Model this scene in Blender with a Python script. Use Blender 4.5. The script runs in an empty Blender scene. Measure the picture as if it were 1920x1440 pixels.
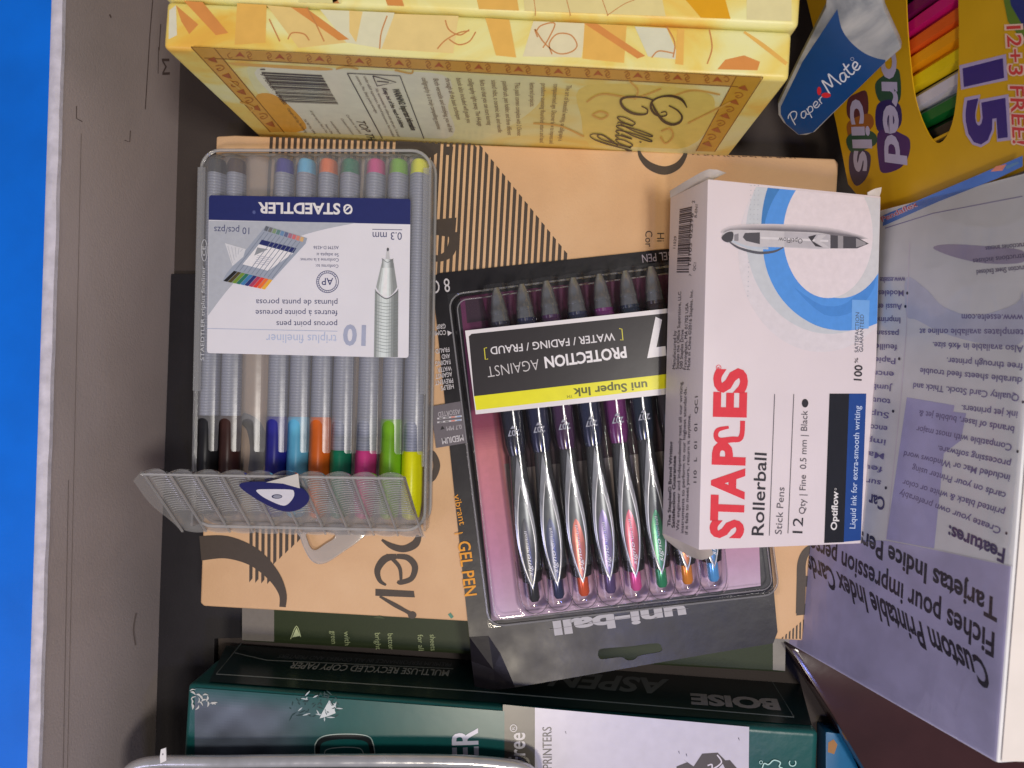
import bpy, bmesh, math, random
from mathutils import Vector, Matrix, noise
from mathutils.geometry import tessellate_polygon
random.seed(7)
S = bpy.context.scene
C = S.collection
MM = 0.001
# ------------------------------------------------------------------ camera, world, lamps, exposure
F, NX, NY, D = 1400.0, 1010.0, 745.0, 340.0
_d = Vector(((NX-960)/F, -(NY-720)/F, -1)).normalized()
RM = _d.rotation_difference(Vector((0, 0, -1))).to_matrix()
CAMP = Vector((0, 0, D))
cd = bpy.data.cameras.new('camera'); cam = bpy.data.objects.new('camera', cd); C.objects.link(cam)
cd.sensor_width = 36; cd.lens = F/1920*36; cd.dof.use_dof = True; cd.dof.focus_distance = 0.325; cd.dof.aperture_fstop = 16; cd.clip_start = 0.005; cd.clip_end = 20
cam.matrix_world = Matrix.Translation(CAMP*MM) @ RM.to_4x4()
S.camera = cam
W = bpy.data.worlds.new('World'); S.world = W; W.use_nodes = True
W.node_tree.nodes['Background'].inputs[0].default_value = (0.82, 0.82, 0.92, 1)
W.node_tree.nodes['Background'].inputs[1].default_value = 0.17
def area(name, loc, target, size, power, col, size_y=None):
    l = bpy.data.lights.new(name, 'AREA'); l.energy = power; l.color = col; l.size = size
    if size_y: l.shape = 'RECTANGLE'; l.size_y = size_y
    o = bpy.data.objects.new(name, l); C.objects.link(o); o.location = loc
    o.rotation_euler = (Vector(target)-Vector(loc)).to_track_quat('-Z', 'Y').to_euler()
    return o
area('ceiling_lamp', (0.36, -0.10, 1.10), (0, 0.02, 0), 0.16, 5.3, (1.0, 0.94, 0.87))
area('warm_lamp', (-0.06, -0.52, 1.10), (0, 0.02, 0), 0.12, 4.0, (1.0, 0.88, 0.70))
area('violet_lamp', (-0.62, -0.50, 0.55), (0.12, 0, 0.02), 0.30, 1.2, (0.72, 0.68, 1.0))
area('blue_lamp', (0.17, -0.47, 1.10), (0.03, -0.08, 0), 0.05, 1.1, (0.25, 0.32, 1.0))
S.view_settings.view_transform = 'Standard'; S.view_settings.look = 'None'
S.view_settings.exposure = 0.0; S.view_settings.gamma = 1.0; S.view_settings.use_curve_mapping = False
S.cycles.transparent_max_bounces = 24; S.cycles.max_bounces = 10
S.cycles.caustics_reflective = False; S.cycles.caustics_refractive = False

# ------------------------------------------------------------------ geometry helpers (millimetres)
def ray(u, v): return RM @ Vector(((u-960)/F, -(v-720)/F, -1))
def px(u, v, z):
    r = ray(u, v); return CAMP + r*((z-D)/r.z)
class Plane:
    def __init__(s, o, x, n):
        s.o = Vector(o); s.n = Vector(n).normalized(); s.x = (Vector(x)-s.n*Vector(x).dot(s.n)).normalized(); s.y = s.n.cross(s.x)
    def hit(s, u, v):
        r = ray(u, v); p = CAMP + r*((s.o-CAMP).dot(s.n)/r.dot(s.n)) - s.o
        return (p.dot(s.x), p.dot(s.y))
    def pt(s, a, b, h=0.0): return s.o + s.x*a + s.y*b + s.n*h
    def wp(s, u, v, h=0.0): return s.pt(*s.hit(u, v), h)
def level(z, ang=0.0, o=None):
    return Plane((0, 0, z) if o is None else o, (math.cos(ang), math.sin(ang), 0), (0, 0, 1))
def plane3(a, b, c):
    a, b, c = Vector(a), Vector(b), Vector(c); n = (b-a).cross(c-a).normalized()
    if n.dot(CAMP-a) < 0: n = -n
    return Plane(a, b-a, n)

BASE = {}
def thing(name, label, cat, base, group=None):
    o = bpy.data.objects.new(name, None); C.objects.link(o); o.empty_display_size = 0.01
    o.location = Vector(base)*MM; BASE[o] = Vector(base)
    o['label'] = label; o['category'] = cat
    if group: o['group'] = group
    return o
def tag(o, label, cat, group=None):
    o['label'] = label; o['category'] = cat
    if group: o['group'] = group
    return o
def link_mesh(name, me, parent=None, base=None, mats=()):
    o = bpy.data.objects.new(name, me); C.objects.link(o)
    for m in mats: me.materials.append(m)
    if parent is not None:
        o.parent = parent; BASE[o] = BASE[parent]
    else:
        o.location = Vector(base)*MM; BASE[o] = Vector(base)
    return o
class G:
    def __init__(s): s.bm = bmesh.new()
    def v(s, p): return s.bm.verts.new(p)
    def face(s, vs, mi=0):
        try:
            f = s.bm.faces.new(vs); f.material_index = mi; return f
        except ValueError: return None
    def hexa(s, p):      # p: 4 bottom (ccw) + 4 top
        v = [s.v(q) for q in p]
        for f in ((3, 2, 1, 0), (4, 5, 6, 7), (0, 1, 5, 4), (1, 2, 6, 5), (2, 3, 7, 6), (3, 0, 4, 7)): s.face([v[i] for i in f])
        return v
    def box(s, pl, a0, a1, b0, b1, h0, h1):
        return s.hexa([pl.pt(a0, b0, h0), pl.pt(a1, b0, h0), pl.pt(a1, b1, h0), pl.pt(a0, b1, h0),
                       pl.pt(a0, b0, h1), pl.pt(a1, b0, h1), pl.pt(a1, b1, h1), pl.pt(a0, b1, h1)])
    def grid(s, rows, mi=0, close=False):
        vs = [[s.v(p) for p in r] for r in rows]
        for i in range(len(vs)-1):
            n = len(vs[i])
            for j in range(n if close else n-1):
                k = (j+1) % n
                s.face([vs[i][j], vs[i][k], vs[i+1][k], vs[i+1][j]], mi)
        return vs
    def cap(s, ring, flip=False):
        s.face(list(reversed(ring)) if flip else ring)
    def tube(s, path, r, n=10, closed=False):
        P = [Vector(p) for p in path]; m = len(P); rows = []
        up = Vector((0, 0, 1)); 
        for i, p in enumerate(P):
            a = P[(i-1) % m] if (closed or i) else P[0]; b = P[(i+1) % m] if (closed or i < m-1) else P[-1]
            t = (b-a).normalized()
            u = up if abs(t.dot(up)) < 0.95 else Vector((0, 1, 0))
            x = t.cross(u).normalized(); y = x.cross(t)
            rr = r[i] if isinstance(r, (list, tuple)) else r
            rows.append([p + x*math.cos(2*math.pi*k/n)*rr + y*math.sin(2*math.pi*k/n)*rr for k in range(n)])
        if closed: rows.append(rows[0])
        vs = s.grid(rows, close=True)
        if not closed: s.cap(vs[0], True); s.cap(vs[-1])
        return vs
    def lathe(s, p0, p1, prof, n=16, sq=1.0, mi=0):   # prof [(t mm, r)], axis p0->p1
        p0, p1 = Vector(p0), Vector(p1); t = (p1-p0).normalized()
        x = t.cross(Vector((0, 0, 1))).normalized(); y = x.cross(t)
        vs = s.grid([[p0 + t*a + x*math.cos(2*math.pi*k/n)*r + y*math.sin(2*math.pi*k/n)*r*sq for k in range(n)] for a, r in prof], mi, close=True)
        s.cap(vs[0], True); s.cap(vs[-1])
    def prism(s, pl, poly, h0, h1, holes=()):
        loops = [list(poly)] + [list(h) for h in holes]
        flat = [p for l in loops for p in l]
        tris = tessellate_polygon([[Vector((p[0], p[1], 0)) for p in l] for l in loops])
        lo = [s.v(pl.pt(p[0], p[1], h0)) for p in flat]; hi = [s.v(pl.pt(p[0], p[1], h1)) for p in flat]
        for a, b, c in tris:
            s.face([hi[a], hi[b], hi[c]]); s.face([lo[c], lo[b], lo[a]])
        k = 0
        for l in loops:
            n = len(l)
            for i in range(n):
                a, b = k+i, k+(i+1) % n
                s.face([lo[a], lo[b], hi[b], hi[a]])
            k += n
    def done(s, name, mats, parent=None, base=None, bevel=0, seg=2, smooth=True, weld=True, ang=35, up=None):
        bm = s.bm
        if weld: bmesh.ops.remove_doubles(bm, verts=bm.verts, dist=0.001)
        bmesh.ops.recalc_face_normals(bm, faces=bm.faces)
        if up is not None:
            bm.normal_update(); q = Vector((0, 0, 0))
            for f in bm.faces: q += f.normal*f.calc_area()
            if q.dot(Vector(up)) < 0: bmesh.ops.reverse_faces(bm, faces=bm.faces)
        if bevel:
            ed = [e for e in bm.edges if len(e.link_faces) == 2 and e.calc_face_angle(0) > 0.5]
            bmesh.ops.bevel(bm, geom=ed, offset=bevel, segments=seg, profile=0.6, affect='EDGES')
        bs = BASE[parent] if parent is not None else Vector(base)
        for vv in bm.verts: vv.co = (vv.co - bs)*MM
        me = bpy.data.meshes.new(name); bm.to_mesh(me); bm.free()
        if smooth:
            for p in me.polygons: p.use_smooth = True
            me.set_sharp_from_angle(angle=math.radians(ang))
        if not isinstance(mats, (list, tuple)): mats = [mats]
        return link_mesh(name, me, parent, base, mats)

# ------------------------------------------------------------------ materials
def lin1(c):
    c /= 255.0
    return c/12.92 if c <= 0.04045 else ((c+0.055)/1.055)**2.4
def L(r, g, b, k=0.85): return tuple(min(0.9, lin1(x)/k) for x in (r, g, b))
MATS = {}
def mat(name):
    m = bpy.data.materials.new(name); m.use_nodes = True; m.node_tree.nodes.clear(); return m, m.node_tree.nodes, m.node_tree.links
def principled(name, col, rough=0.5, spec=0.4, metal=0.0, var=0.08, vscale=60, bump=0.0, bscale=900, attr=False, coat=0.0, stretch=None, stripes=None, bdist=0.0003, rvar=0.0):
    m, N, K = mat(name)
    out = N.new('ShaderNodeOutputMaterial'); p = N.new('ShaderNodeBsdfPrincipled'); K.new(p.outputs[0], out.inputs[0])
    p.inputs['Roughness'].default_value = rough; p.inputs['Specular IOR Level'].default_value = spec
    p.inputs['Metallic'].default_value = metal; p.inputs['Coat Weight'].default_value = coat; p.inputs['Coat Roughness'].default_value = 0.12
    tc = N.new('ShaderNodeTexCoord'); mp = N.new('ShaderNodeMapping'); K.new(tc.outputs['Object'], mp.inputs[0])
    if stretch: mp.inputs['Scale'].default_value = stretch
    nz = N.new('ShaderNodeTexNoise'); nz.inputs['Scale'].default_value = vscale; nz.inputs['Detail'].default_value = 6; K.new(mp.outputs[0], nz.inputs['Vector'])
    if attr:
        src = N.new('ShaderNodeAttribute'); src.attribute_name = 'Col'; cs = src.outputs['Color']
    else:
        src = N.new('ShaderNodeRGB'); src.outputs[0].default_value = (*col, 1); cs = src.outputs[0]
    mr = N.new('ShaderNodeMapRange'); mr.inputs['From Min'].default_value = 0.3; mr.inputs['From Max'].default_value = 0.7
    mr.inputs['To Min'].default_value = 1-var; mr.inputs['To Max'].default_value = 1+var*0.6; K.new(nz.outputs['Fac'], mr.inputs['Value'])
    mx = N.new('ShaderNodeVectorMath'); mx.operation = 'SCALE'; K.new(cs, mx.inputs[0]); K.new(mr.outputs[0], mx.inputs['Scale'])
    K.new(mx.outputs[0], p.inputs['Base Color'])
    if rvar:
        r2 = N.new('ShaderNodeMapRange'); r2.inputs['From Min'].default_value = 0.3; r2.inputs['From Max'].default_value = 0.7
        r2.inputs['To Min'].default_value = max(0.02, rough-rvar); r2.inputs['To Max'].default_value = min(1, rough+rvar); K.new(nz.outputs['Fac'], r2.inputs['Value']); K.new(r2.outputs[0], p.inputs['Roughness'])
    if bump:
        b = N.new('ShaderNodeTexNoise'); b.inputs['Scale'].default_value = bscale; b.inputs['Detail'].default_value = 4; K.new(mp.outputs[0], b.inputs['Vector'])
        bp = N.new('ShaderNodeBump'); bp.inputs['Strength'].default_value = bump; bp.inputs['Distance'].default_value = bdist
        K.new(b.outputs['Fac'], bp.inputs['Height']); K.new(bp.outputs[0], p.inputs['Normal'])
    return m
def plastic(name, tint, col, fac, rough, gloss=0.7, grough=0.06, bump=0.0, bscale=80, bdist=0.0004):
    m, N, K = mat(name)
    out = N.new('ShaderNodeOutputMaterial'); tr = N.new('ShaderNodeBsdfTransparent'); tr.inputs[0].default_value = (*tint, 1)
    p = N.new('ShaderNodeBsdfPrincipled'); p.inputs['Base Color'].default_value = (*col, 1); p.inputs['Roughness'].default_value = rough; p.inputs['Specular IOR Level'].default_value = 0.3
    m1 = N.new('ShaderNodeMixShader'); m1.inputs[0].default_value = fac; K.new(tr.outputs[0], m1.inputs[1]); K.new(p.outputs[0], m1.inputs[2])
    gl = N.new('ShaderNodeBsdfGlossy'); gl.inputs['Roughness'].default_value = grough
    fr = N.new('ShaderNodeFresnel'); fr.inputs[0].default_value = 1.5
    mu = N.new('ShaderNodeMath'); mu.operation = 'MULTIPLY'; mu.inputs[1].default_value = gloss; K.new(fr.outputs[0], mu.inputs[0])
    m2 = N.new('ShaderNodeMixShader'); K.new(mu.outputs[0], m2.inputs[0]); K.new(m1.outputs[0], m2.inputs[1]); K.new(gl.outputs[0], m2.inputs[2])
    K.new(m2.outputs[0], out.inputs[0])
    if bump:
        tc = N.new('ShaderNodeTexCoord'); b = N.new('ShaderNodeTexNoise'); b.inputs['Scale'].default_value = bscale; K.new(tc.outputs['Object'], b.inputs['Vector'])
        bp = N.new('ShaderNodeBump'); bp.inputs['Strength'].default_value = bump; bp.inputs['Distance'].default_value = bdist; K.new(b.outputs['Fac'], bp.inputs['Height'])
        K.new(bp.outputs[0], gl.inputs['Normal']); K.new(bp.outputs[0], p.inputs['Normal']); K.new(bp.outputs[0], fr.inputs['Normal'])
    return m
def wash(name, cols, scale=14, rough=0.45, stretch=(1, 1, 1), dist=2.5, bump=0.15):
    m, N, K = mat(name)
    out = N.new('ShaderNodeOutputMaterial'); p = N.new('ShaderNodeBsdfPrincipled'); K.new(p.outputs[0], out.inputs[0])
    p.inputs['Roughness'].default_value = rough; p.inputs['Specular IOR Level'].default_value = 0.35
    tc = N.new('ShaderNodeTexCoord'); mp = N.new('ShaderNodeMapping'); mp.inputs['Scale'].default_value = stretch; K.new(tc.outputs['Object'], mp.inputs[0])
    nz = N.new('ShaderNodeTexNoise'); nz.inputs['Scale'].default_value = scale; nz.inputs['Detail'].default_value = 5; nz.inputs['Distortion'].default_value = dist
    K.new(mp.outputs[0], nz.inputs['Vector'])
    cr = N.new('ShaderNodeValToRGB'); e = cr.color_ramp.elements
    while len(e) < len(cols): e.new(0.5)
    for i, (pos, c) in enumerate(cols): e[i].position = pos; e[i].color = (*c, 1)
    K.new(nz.outputs['Fac'], cr.inputs[0]); K.new(cr.outputs[0], p.inputs['Base Color'])
    b = N.new('ShaderNodeTexNoise'); b.inputs['Scale'].default_value = 900; K.new(tc.outputs['Object'], b.inputs['Vector'])
    bp = N.new('ShaderNodeBump'); bp.inputs['Strength'].default_value = bump; bp.inputs['Distance'].default_value = 0.0003; K.new(b.outputs['Fac'], bp.inputs['Height']); K.new(bp.outputs[0], p.inputs['Normal'])
    return m
INK = principled('printed_ink', (0, 0, 0), 0.5, 0.35, var=0.05, vscale=400, attr=True, bump=0.1)
INK_GLOSS = principled('glossy_printed_ink', (0, 0, 0), 0.3, 0.5, var=0.05, vscale=200, attr=True, bump=0.08, bscale=150)
INK_WRAP = principled('wrapped_printed_ink', (0, 0, 0), 0.25, 0.5, var=0.16, vscale=60, attr=True, bump=0.2, bscale=60, bdist=0.001)

# ------------------------------------------------------------------ printing: flat ink lying on a face, authored in photograph pixels
_tx = {}
def text_mesh(s, bold=0.0, shear=0.0, space=1.0):
    k = (s, bold, shear, space)
    if k not in _tx:
        cu = bpy.data.curves.new('lettering', 'FONT'); cu.body = s; cu.offset = bold; cu.shear = shear; cu.space_character = space; cu.resolution_u = 3
        ob = bpy.data.objects.new('lettering', cu); me = bpy.data.meshes.new_from_object(ob)
        vs = [(q.co.x, q.co.y) for q in me.vertices]; fs = [tuple(p.vertices) for p in me.polygons]
        bpy.data.objects.remove(ob); bpy.data.curves.remove(cu); bpy.data.meshes.remove(me)
        _tx[k] = (vs, fs)
    return _tx[k]
CAPH = max(y for x, y in text_mesh('H')[0])
def smooth_path(pts, sub=6, closed=False):
    n = len(pts); out = []
    for i in range(n if closed else n-1):
        p = [pts[(i+k) % n] if closed else pts[min(max(i+k, 0), n-1)] for k in (-1, 0, 1, 2)]
        for j in range(sub):
            t = j/sub
            out.append(tuple(0.5*((2*b)+(-a+c)*t+(2*a-5*b+4*c-d)*t*t+(-a+3*b-3*c+d)*t**3) for a, b, c, d in zip(*p)))
    if not closed: out.append(tuple(pts[-1]))
    return out
def clip_poly(P, Q):
    def area2(q): return sum(q[i][0]*q[(i+1) % len(q)][1]-q[(i+1) % len(q)][0]*q[i][1] for i in range(len(q)))
    if area2(Q) < 0: Q = Q[::-1]
    for i in range(len(Q)):
        a, b = Q[i], Q[(i+1) % len(Q)]; out = []
        f = lambda p: (b[0]-a[0])*(p[1]-a[1])-(b[1]-a[1])*(p[0]-a[0])
        for j in range(len(P)):
            p, q = P[j], P[(j+1) % len(P)]; fp, fq = f(p), f(q)
            if fp >= 0: out.append(p)
            if (fp >= 0) != (fq >= 0):
                t = fp/(fp-fq); out.append((p[0]+(q[0]-p[0])*t, p[1]+(q[1]-p[1])*t))
        P = out
        if not P: return []
    return P
def ell(cx, cy, rx, ry, n=40, a0=0, a1=360): return [(cx+rx*math.cos(math.radians(a0+(a1-a0)*i/n)), cy+ry*math.sin(math.radians(a0+(a1-a0)*i/n))) for i in range(n if a1-a0 == 360 else n+1)]
def rrect(x0, x1, y0, y1, r, n=6):
    out = []
    for cx, cy, a in ((x1-r, y1-r, 0), (x0+r, y1-r, 90), (x0+r, y0+r, 180), (x1-r, y0+r, 270)):
        out += [(cx+r*math.cos(math.radians(a+90*i/n)), cy+r*math.sin(math.radians(a+90*i/n))) for i in range(n+1)]
    return out
class Print:
    STEP = 0.025
    def __init__(s, pl, lift=0.04, surf=None): s.pl = pl; s.lift = lift; s.v = []; s.f = []; s.c = []; s.surf = surf; s.k = 0
    def _w(s, u, v, layer):
        layer = layer+s.k*0.06
        if s.surf: return s.surf(u, v, s.lift+s.STEP*layer)
        return s.pl.wp(u, v, s.lift+s.STEP*layer)
    def poly(s, P, col, layer=1, clip=None):
        s.k += 1
        if clip: P = clip_poly(P, clip)
        if len(P) < 3: return
        k = len(s.v)
        for i, j, l in tessellate_polygon([[Vector((p[0], p[1], 0)) for p in P]]): s.f.append((k+i, k+j, k+l)); s.c.append(col)
        s.v += [s._w(u, v, layer) for u, v in P]
    def stroke(s, P, w, col, layer=2, sub=6, closed=False):
        s.k += 1
        P = [(p[0], p[1], p[2] if len(p) > 2 else w) for p in P]
        if sub > 1: P = smooth_path(P, sub, closed)
        n = len(P); k = len(s.v)
        for i in range(n):
            a = P[(i-1) % n] if closed else P[max(i-1, 0)]; b = P[(i+1) % n] if closed else P[min(i+1, n-1)]
            dx, dy = b[0]-a[0], b[1]-a[1]; q = math.hypot(dx, dy) or 1
            nx, ny, h = -dy/q, dx/q, max(P[i][2], 0.2)/2
            s.v += [s._w(P[i][0]+nx*h, P[i][1]+ny*h, layer), s._w(P[i][0]-nx*h, P[i][1]-ny*h, layer)]
        for i in range(n if closed else n-1):
            j = (i+1) % n
            s.f.append((k+2*i, k+2*i+1, k+2*j+1, k+2*j)); s.c.append(col)
    def line(s, P, w, col, layer=2): s.stroke(P, w, col, layer, 1)
    def text(s, t, A, B, h=None, col=(0, 0, 0), C=None, bold=0.0, shear=0.0, space=1.0, layer=3):
        vs, fs = text_mesh(t, bold, shear, space)
        if not vs: return
        s.k += 1
        x0, x1 = min(p[0] for p in vs), max(p[0] for p in vs)
        if C is None:
            dx, dy = B[0]-A[0], B[1]-A[1]; q = math.hypot(dx, dy); C = (A[0]+dy/q*h, A[1]-dx/q*h)
        k = len(s.v)
        if s.surf:
            for x, y in vs:
                a, b = (x-x0)/(x1-x0), y/CAPH
                s.v.append(s._w(A[0]+(B[0]-A[0])*a+(C[0]-A[0])*b, A[1]+(B[1]-A[1])*a+(C[1]-A[1])*b, layer))
        else:
            a, b, c = [Vector(s.pl.hit(*q)) for q in (A, B, C)]
            for x, y in vs:
                p = a+(b-a)*((x-x0)/(x1-x0))+(c-a)*(y/CAPH); s.v.append(s.pl.pt(p.x, p.y, s.lift+s.STEP*(layer+s.k*0.06)))
        for f in fs: s.f.append(tuple(k+i for i in f)); s.c.append(col)
    def script(s, t, A, B, h, w, col, C=None, layer=3):
        adv = 0; items = []
        for ch in t:
            g = SCRIPT.get(ch, (0.3, [])); items.append((adv, g[1])); adv += g[0]
        dx, dy = B[0]-A[0], B[1]-A[1]; q = math.hypot(dx, dy)
        up = (dy/q*h, -dx/q*h) if C is None else (C[0]-A[0], C[1]-A[1])
        for ad, strokes in items:
            for st in strokes:
                s.stroke([(A[0]+dx*(ad+x)/adv+up[0]*y, A[1]+dy*(ad+x)/adv+up[1]*y) for x, y in st], w, col, layer)
    def done(s, name, parent, m=None):
        bs = BASE[parent]; me = bpy.data.meshes.new(name)
        me.from_pydata([(p-bs)*MM for p in s.v], [], s.f)
        at = me.color_attributes.new('Col', 'FLOAT_COLOR', 'CORNER')
        flat = []
        for p in me.polygons: flat += [*s.c[p.index], 1.0]*len(p.vertices)
        at.data.foreach_set('color', flat)
        me.validate(); me.update()
        # all ink faces look outwards
        nrm = s.pl.n if s.pl else None
        if nrm:
            bm = bmesh.new(); bm.from_mesh(me)
            bad = [f for f in bm.faces if f.normal.dot(nrm) < 0]
            bmesh.ops.reverse_faces(bm, faces=bad); bm.to_mesh(me); bm.free()
        return link_mesh(name, me, parent, None, [m or INK])
SCRIPT = {
 'P': (0.62, [[(.1, 0), (.15, .5), (.25, 1)], [(0, .8), (.15, 1.0), (.45, 1.05), (.6, .8), (.42, .5), (.2, .42)]]),
 'a': (0.48, [[(.4, .45), (.2, .5), (.04, .2), (.14, 0), (.34, .15), (.42, .46), (.4, .1), (.5, .02)]]),
 'p': (0.46, [[(.1, .5), (.05, 0), (0, -.4)], [(.08, .3), (.25, .5), (.4, .35), (.3, .05), (.08, .05)]]),
 'e': (0.42, [[(.05, .2), (.33, .28), (.3, .5), (.1, .42), (.04, .15), (.18, 0), (.4, .1)]]),
 'r': (0.38, [[(.1, .5), (.08, .25), (.08, 0)], [(.1, .3), (.2, .47), (.36, .48)]]),
 'M': (0.85, [[(0, 0), (.08, .5), (.15, .95), (.25, .6), (.36, .25), (.5, .7), (.62, 1), (.68, .5), (.76, 0)]]),
 't': (0.40, [[(.2, .9), (.13, .4), (.14, .1), (.25, 0), (.38, .08)], [(0, .56), (.2, .58), (.4, .62)]]),
 'l': (0.30, [[(.0, .1), (.22, .5), (.3, .95), (.2, 1.0), (.1, .6), (.1, .12), (.2, 0), (.32, .1)]]),
 'i': (0.26, [[(.02, .15), (.12, .47), (.1, .1), (.18, 0), (.28, .1)], [(.16, .68), (.18, .74)]]),
 'g': (0.46, [[(.38, .42), (.2, .5), (.05, .25), (.14, .02), (.32, .15), (.4, .46), (.36, -.3), (.2, -.5), (.06, -.36), (.3, -.05), (.48, .1)]]),
 '&': (0.3, []),
}
def mixc(a, b, t): return tuple(x+(y-x)*t for x, y in zip(a, b))
BLACK = L(28, 26, 28); WHITE = (0.82, 0.80, 0.80)

# ================================================================== SETTING
FLOOR = -40.0
g = G(); g.prism(level(FLOOR-4), [(-900, -700), (900, -700), (900, 700), (-900, 700)], -20, 0)
o = g.done('tabletop', principled('blue_tabletop', L(0, 98, 205, 0.62), 0.5, 0.35, var=0.12, vscale=25, bump=0.3, bscale=700), base=(0, 0, FLOOR-24), smooth=False)
o['kind'] = 'structure'

# ------------------------------------------------------------------ the open storage box
WALLM = wash('grey_board', [(0.3, L(116, 108, 106, 0.41)), (0.5, L(128, 119, 117, 0.41)), (0.72, L(136, 127, 126, 0.41))], 9, 0.65, dist=0.4, bump=0.35)
RIMM = principled('white_cut_board', L(205, 200, 210, 0.9), 0.8, 0.2, var=0.18, vscale=180, bump=0.6, bscale=500)
bx = thing('storage_box', 'open grey cardboard box with white rim holding all the stationery', 'box', (0, 0, FLOOR-4))
cor = [(-186, 215), (262, 215), (262, -265), (-196, -265)]
g = G(); g.prism(level(FLOOR), cor, -4, 0); g.done('box_floor', principled('grey_floor_board', L(64, 57, 54, .75), .7, .2, var=.15, vscale=20, bump=.3), bx, smooth=False)
TOPZ = 56.0
for i in range(4):
    a, b = Vector((*cor[i], 0)), Vector((*cor[(i+1) % 4], 0)); t = (b-a).normalized(); n = Vector((-t.y, t.x, 0))
    pl = Plane(Vector((a.x, a.y, FLOOR-4)), t, (0, 0, 1)); Ln = (b-a).length
    e = 4.0 if i % 2 else 0.0
    g = G(); g.box(pl, -e, Ln+e, 0.02, 4.2, 0, TOPZ-FLOOR+1.5); w = g.done('wall', WALLM, bx, smooth=False)
    g = G(); rows = []
    m = 90
    for j in range(m+1):
        s_ = -e+(Ln+2*e)*j/m; wob = 0.35*math.sin(j*0.9)+random.uniform(-.25, .25)
        rows.append([pl.pt(s_, q, h) for q, h in ((-0.25+wob*.3, TOPZ-FLOOR+1.4), (-0.1+wob*.4, TOPZ-FLOOR+3.3), (1.2, TOPZ-FLOOR+4.1), (3.2, TOPZ-FLOOR+4.0), (4.5, TOPZ-FLOOR+3.2), (4.6, TOPZ-FLOOR+1.4))])
    vs = g.grid(rows, close=True); g.cap(vs[0], True); g.cap(vs[-1]); g.done('rim', RIMM, w)
a, b = Vector((*cor[3], 0)), Vector((*cor[0], 0))
wl = Plane(Vector((cor[3][0], cor[3][1], 0)), b-a, (1, 0, 0)); wl = Plane(wl.o, b-a, Vector((0, 0, 1)).cross(b-a)*-1)
P = Print(wl, 0.05)
cM = L(88, 76, 72, 0.62)
P.line([(286, 0), (281, 60), (272, 205)], 1.6, cM); P.line([(301, 45), (298, 95)], 1.5, cM); P.line([(297, 88), (296, 138)], 1.2, cM)
P.text('M', (318, 140), (317, 110), 14, cM)
P.line([(143, 199), (143, 222), (154, 228)], 1.5, cM); P.line([(244, 245), (243, 266), (233, 263)], 1.5, cM)
P.line([(205, 27), (208, 33)], 2.5, cM); P.line([(152, 250), (126, 1440)], 0.9, L(118, 106, 101, .62)); P.line([(128, 900), (118, 1440)], 1.2, L(116, 105, 101, .62))
P.stroke([(255, 1150), (250, 1180), (254, 1210)], 3, L(116, 105, 101, .62))
P.done('wall_marks', bx)

# ------------------------------------------------------------------ flat charcoal slab filling the left gap
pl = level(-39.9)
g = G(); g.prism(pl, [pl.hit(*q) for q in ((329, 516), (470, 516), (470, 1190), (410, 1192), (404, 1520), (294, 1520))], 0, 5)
tag(g.done('slab', principled('charcoal_slab', L(34, 32, 36, 0.8), 0.6, 0.3, var=0.15, bump=0.2), base=px(390, 900, -40), bevel=0.6), 'charcoal slab lying flat in the gap between grey wall and brown carton', 'slab')

# ------------------------------------------------------------------ dark green ream under the carton
GB = -39.8; gt = -24.2
pl = level(gt)
gr = thing('green_paper_ream', 'dark green and white paper pack lying under the brown carton', 'paper ream', px(960, 1000, GB))
g = G(); g.prism(pl, [pl.hit(*q) for q in ((452, 700), (1476, 700), (1474, 1262), (452, 1203))], GB-gt, 0)
g.done('wrapper', principled('green_wrapper', L(40, 50, 24, .9), 0.5, var=0.1, bump=0.2, bscale=120), gr, bevel=1.5)
P = Print(pl, 0.05)
P.poly([(514, 1100), (1448, 1100), (1448, 1256), (514, 1200)], L(36, 48, 18, .85), 0); P.poly([(454, 1100), (514, 1100), (514, 1203), (454, 1200)], L(128, 122, 116, 1.0), 0); P.poly([(1449, 1100), (1474, 1100), (1472, 1258), (1449, 1256)], L(150, 145, 138, 1.0), 0)
P.poly([(548, 1195), (556, 1177), (563, 1192)], L(150, 160, 120, .5)); P.stroke([(545, 1198), (556, 1174), (564, 1194)], 1.5, L(140, 150, 110, .5), 3)
for t, a, b in (('green', (620, 1183), (622, 1207)), ('with', (645, 1184), (647, 1210)), ('bright', (703, 1187), (705, 1218)), ('better', (727, 1188), (729, 1218)), ('for all', (783, 1190), (785, 1220)), ('sheets', (806, 1190), (808, 1220))):
    P.text(t, a, b, 10, L(130, 140, 100, .6))
P.done('wrapper_print', gr, INK)

# ------------------------------------------------------------------ kraft carton
KR = wash('kraft_board', [(0.25, L(206, 165, 124, .93)), (0.5, L(216, 176, 134, .93)), (0.75, L(222, 184, 143, .93))], 30, 0.62, dist=0.3, bump=0.35)
pl = level(0.0)
kc = thing('kraft_carton', 'flat brown kraft carton with dark striped lettering under the pens', 'carton', px(960, 700, -24))
g = G(); g.prism(pl, [pl.hit(*q) for q in ((405, 255), (440, 253), (1566, 297), (1573, 306), (1514, 1196), (1508, 1202), (382, 1137), (375, 1131))], -24, 0)
g.done('carton_body', KR, kc, bevel=1.2, seg=3)
P = Print(pl, 0.03); DK = L(70, 60, 52, .85)
def hyp(x): return 275+(x-903)*(474-275)/(1073-903)
x = 506.0; i = 0
while x < 1072:
    y0 = max(252, hyp(x)) if x > 830 else 252
    y0 = max(y0, 254+(x-440)*0.0355)
    for (ya, yb) in ((y0, 540),):
        f = lambda y: x-(y-260)*0.052
        P.poly([(f(ya), ya), (f(ya)+6.0, ya+(6.5 if x > 880 else 0)), (f(yb)+6.0, yb), (f(yb), yb)], DK, 1)
    x += 11.25; i += 1
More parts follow.
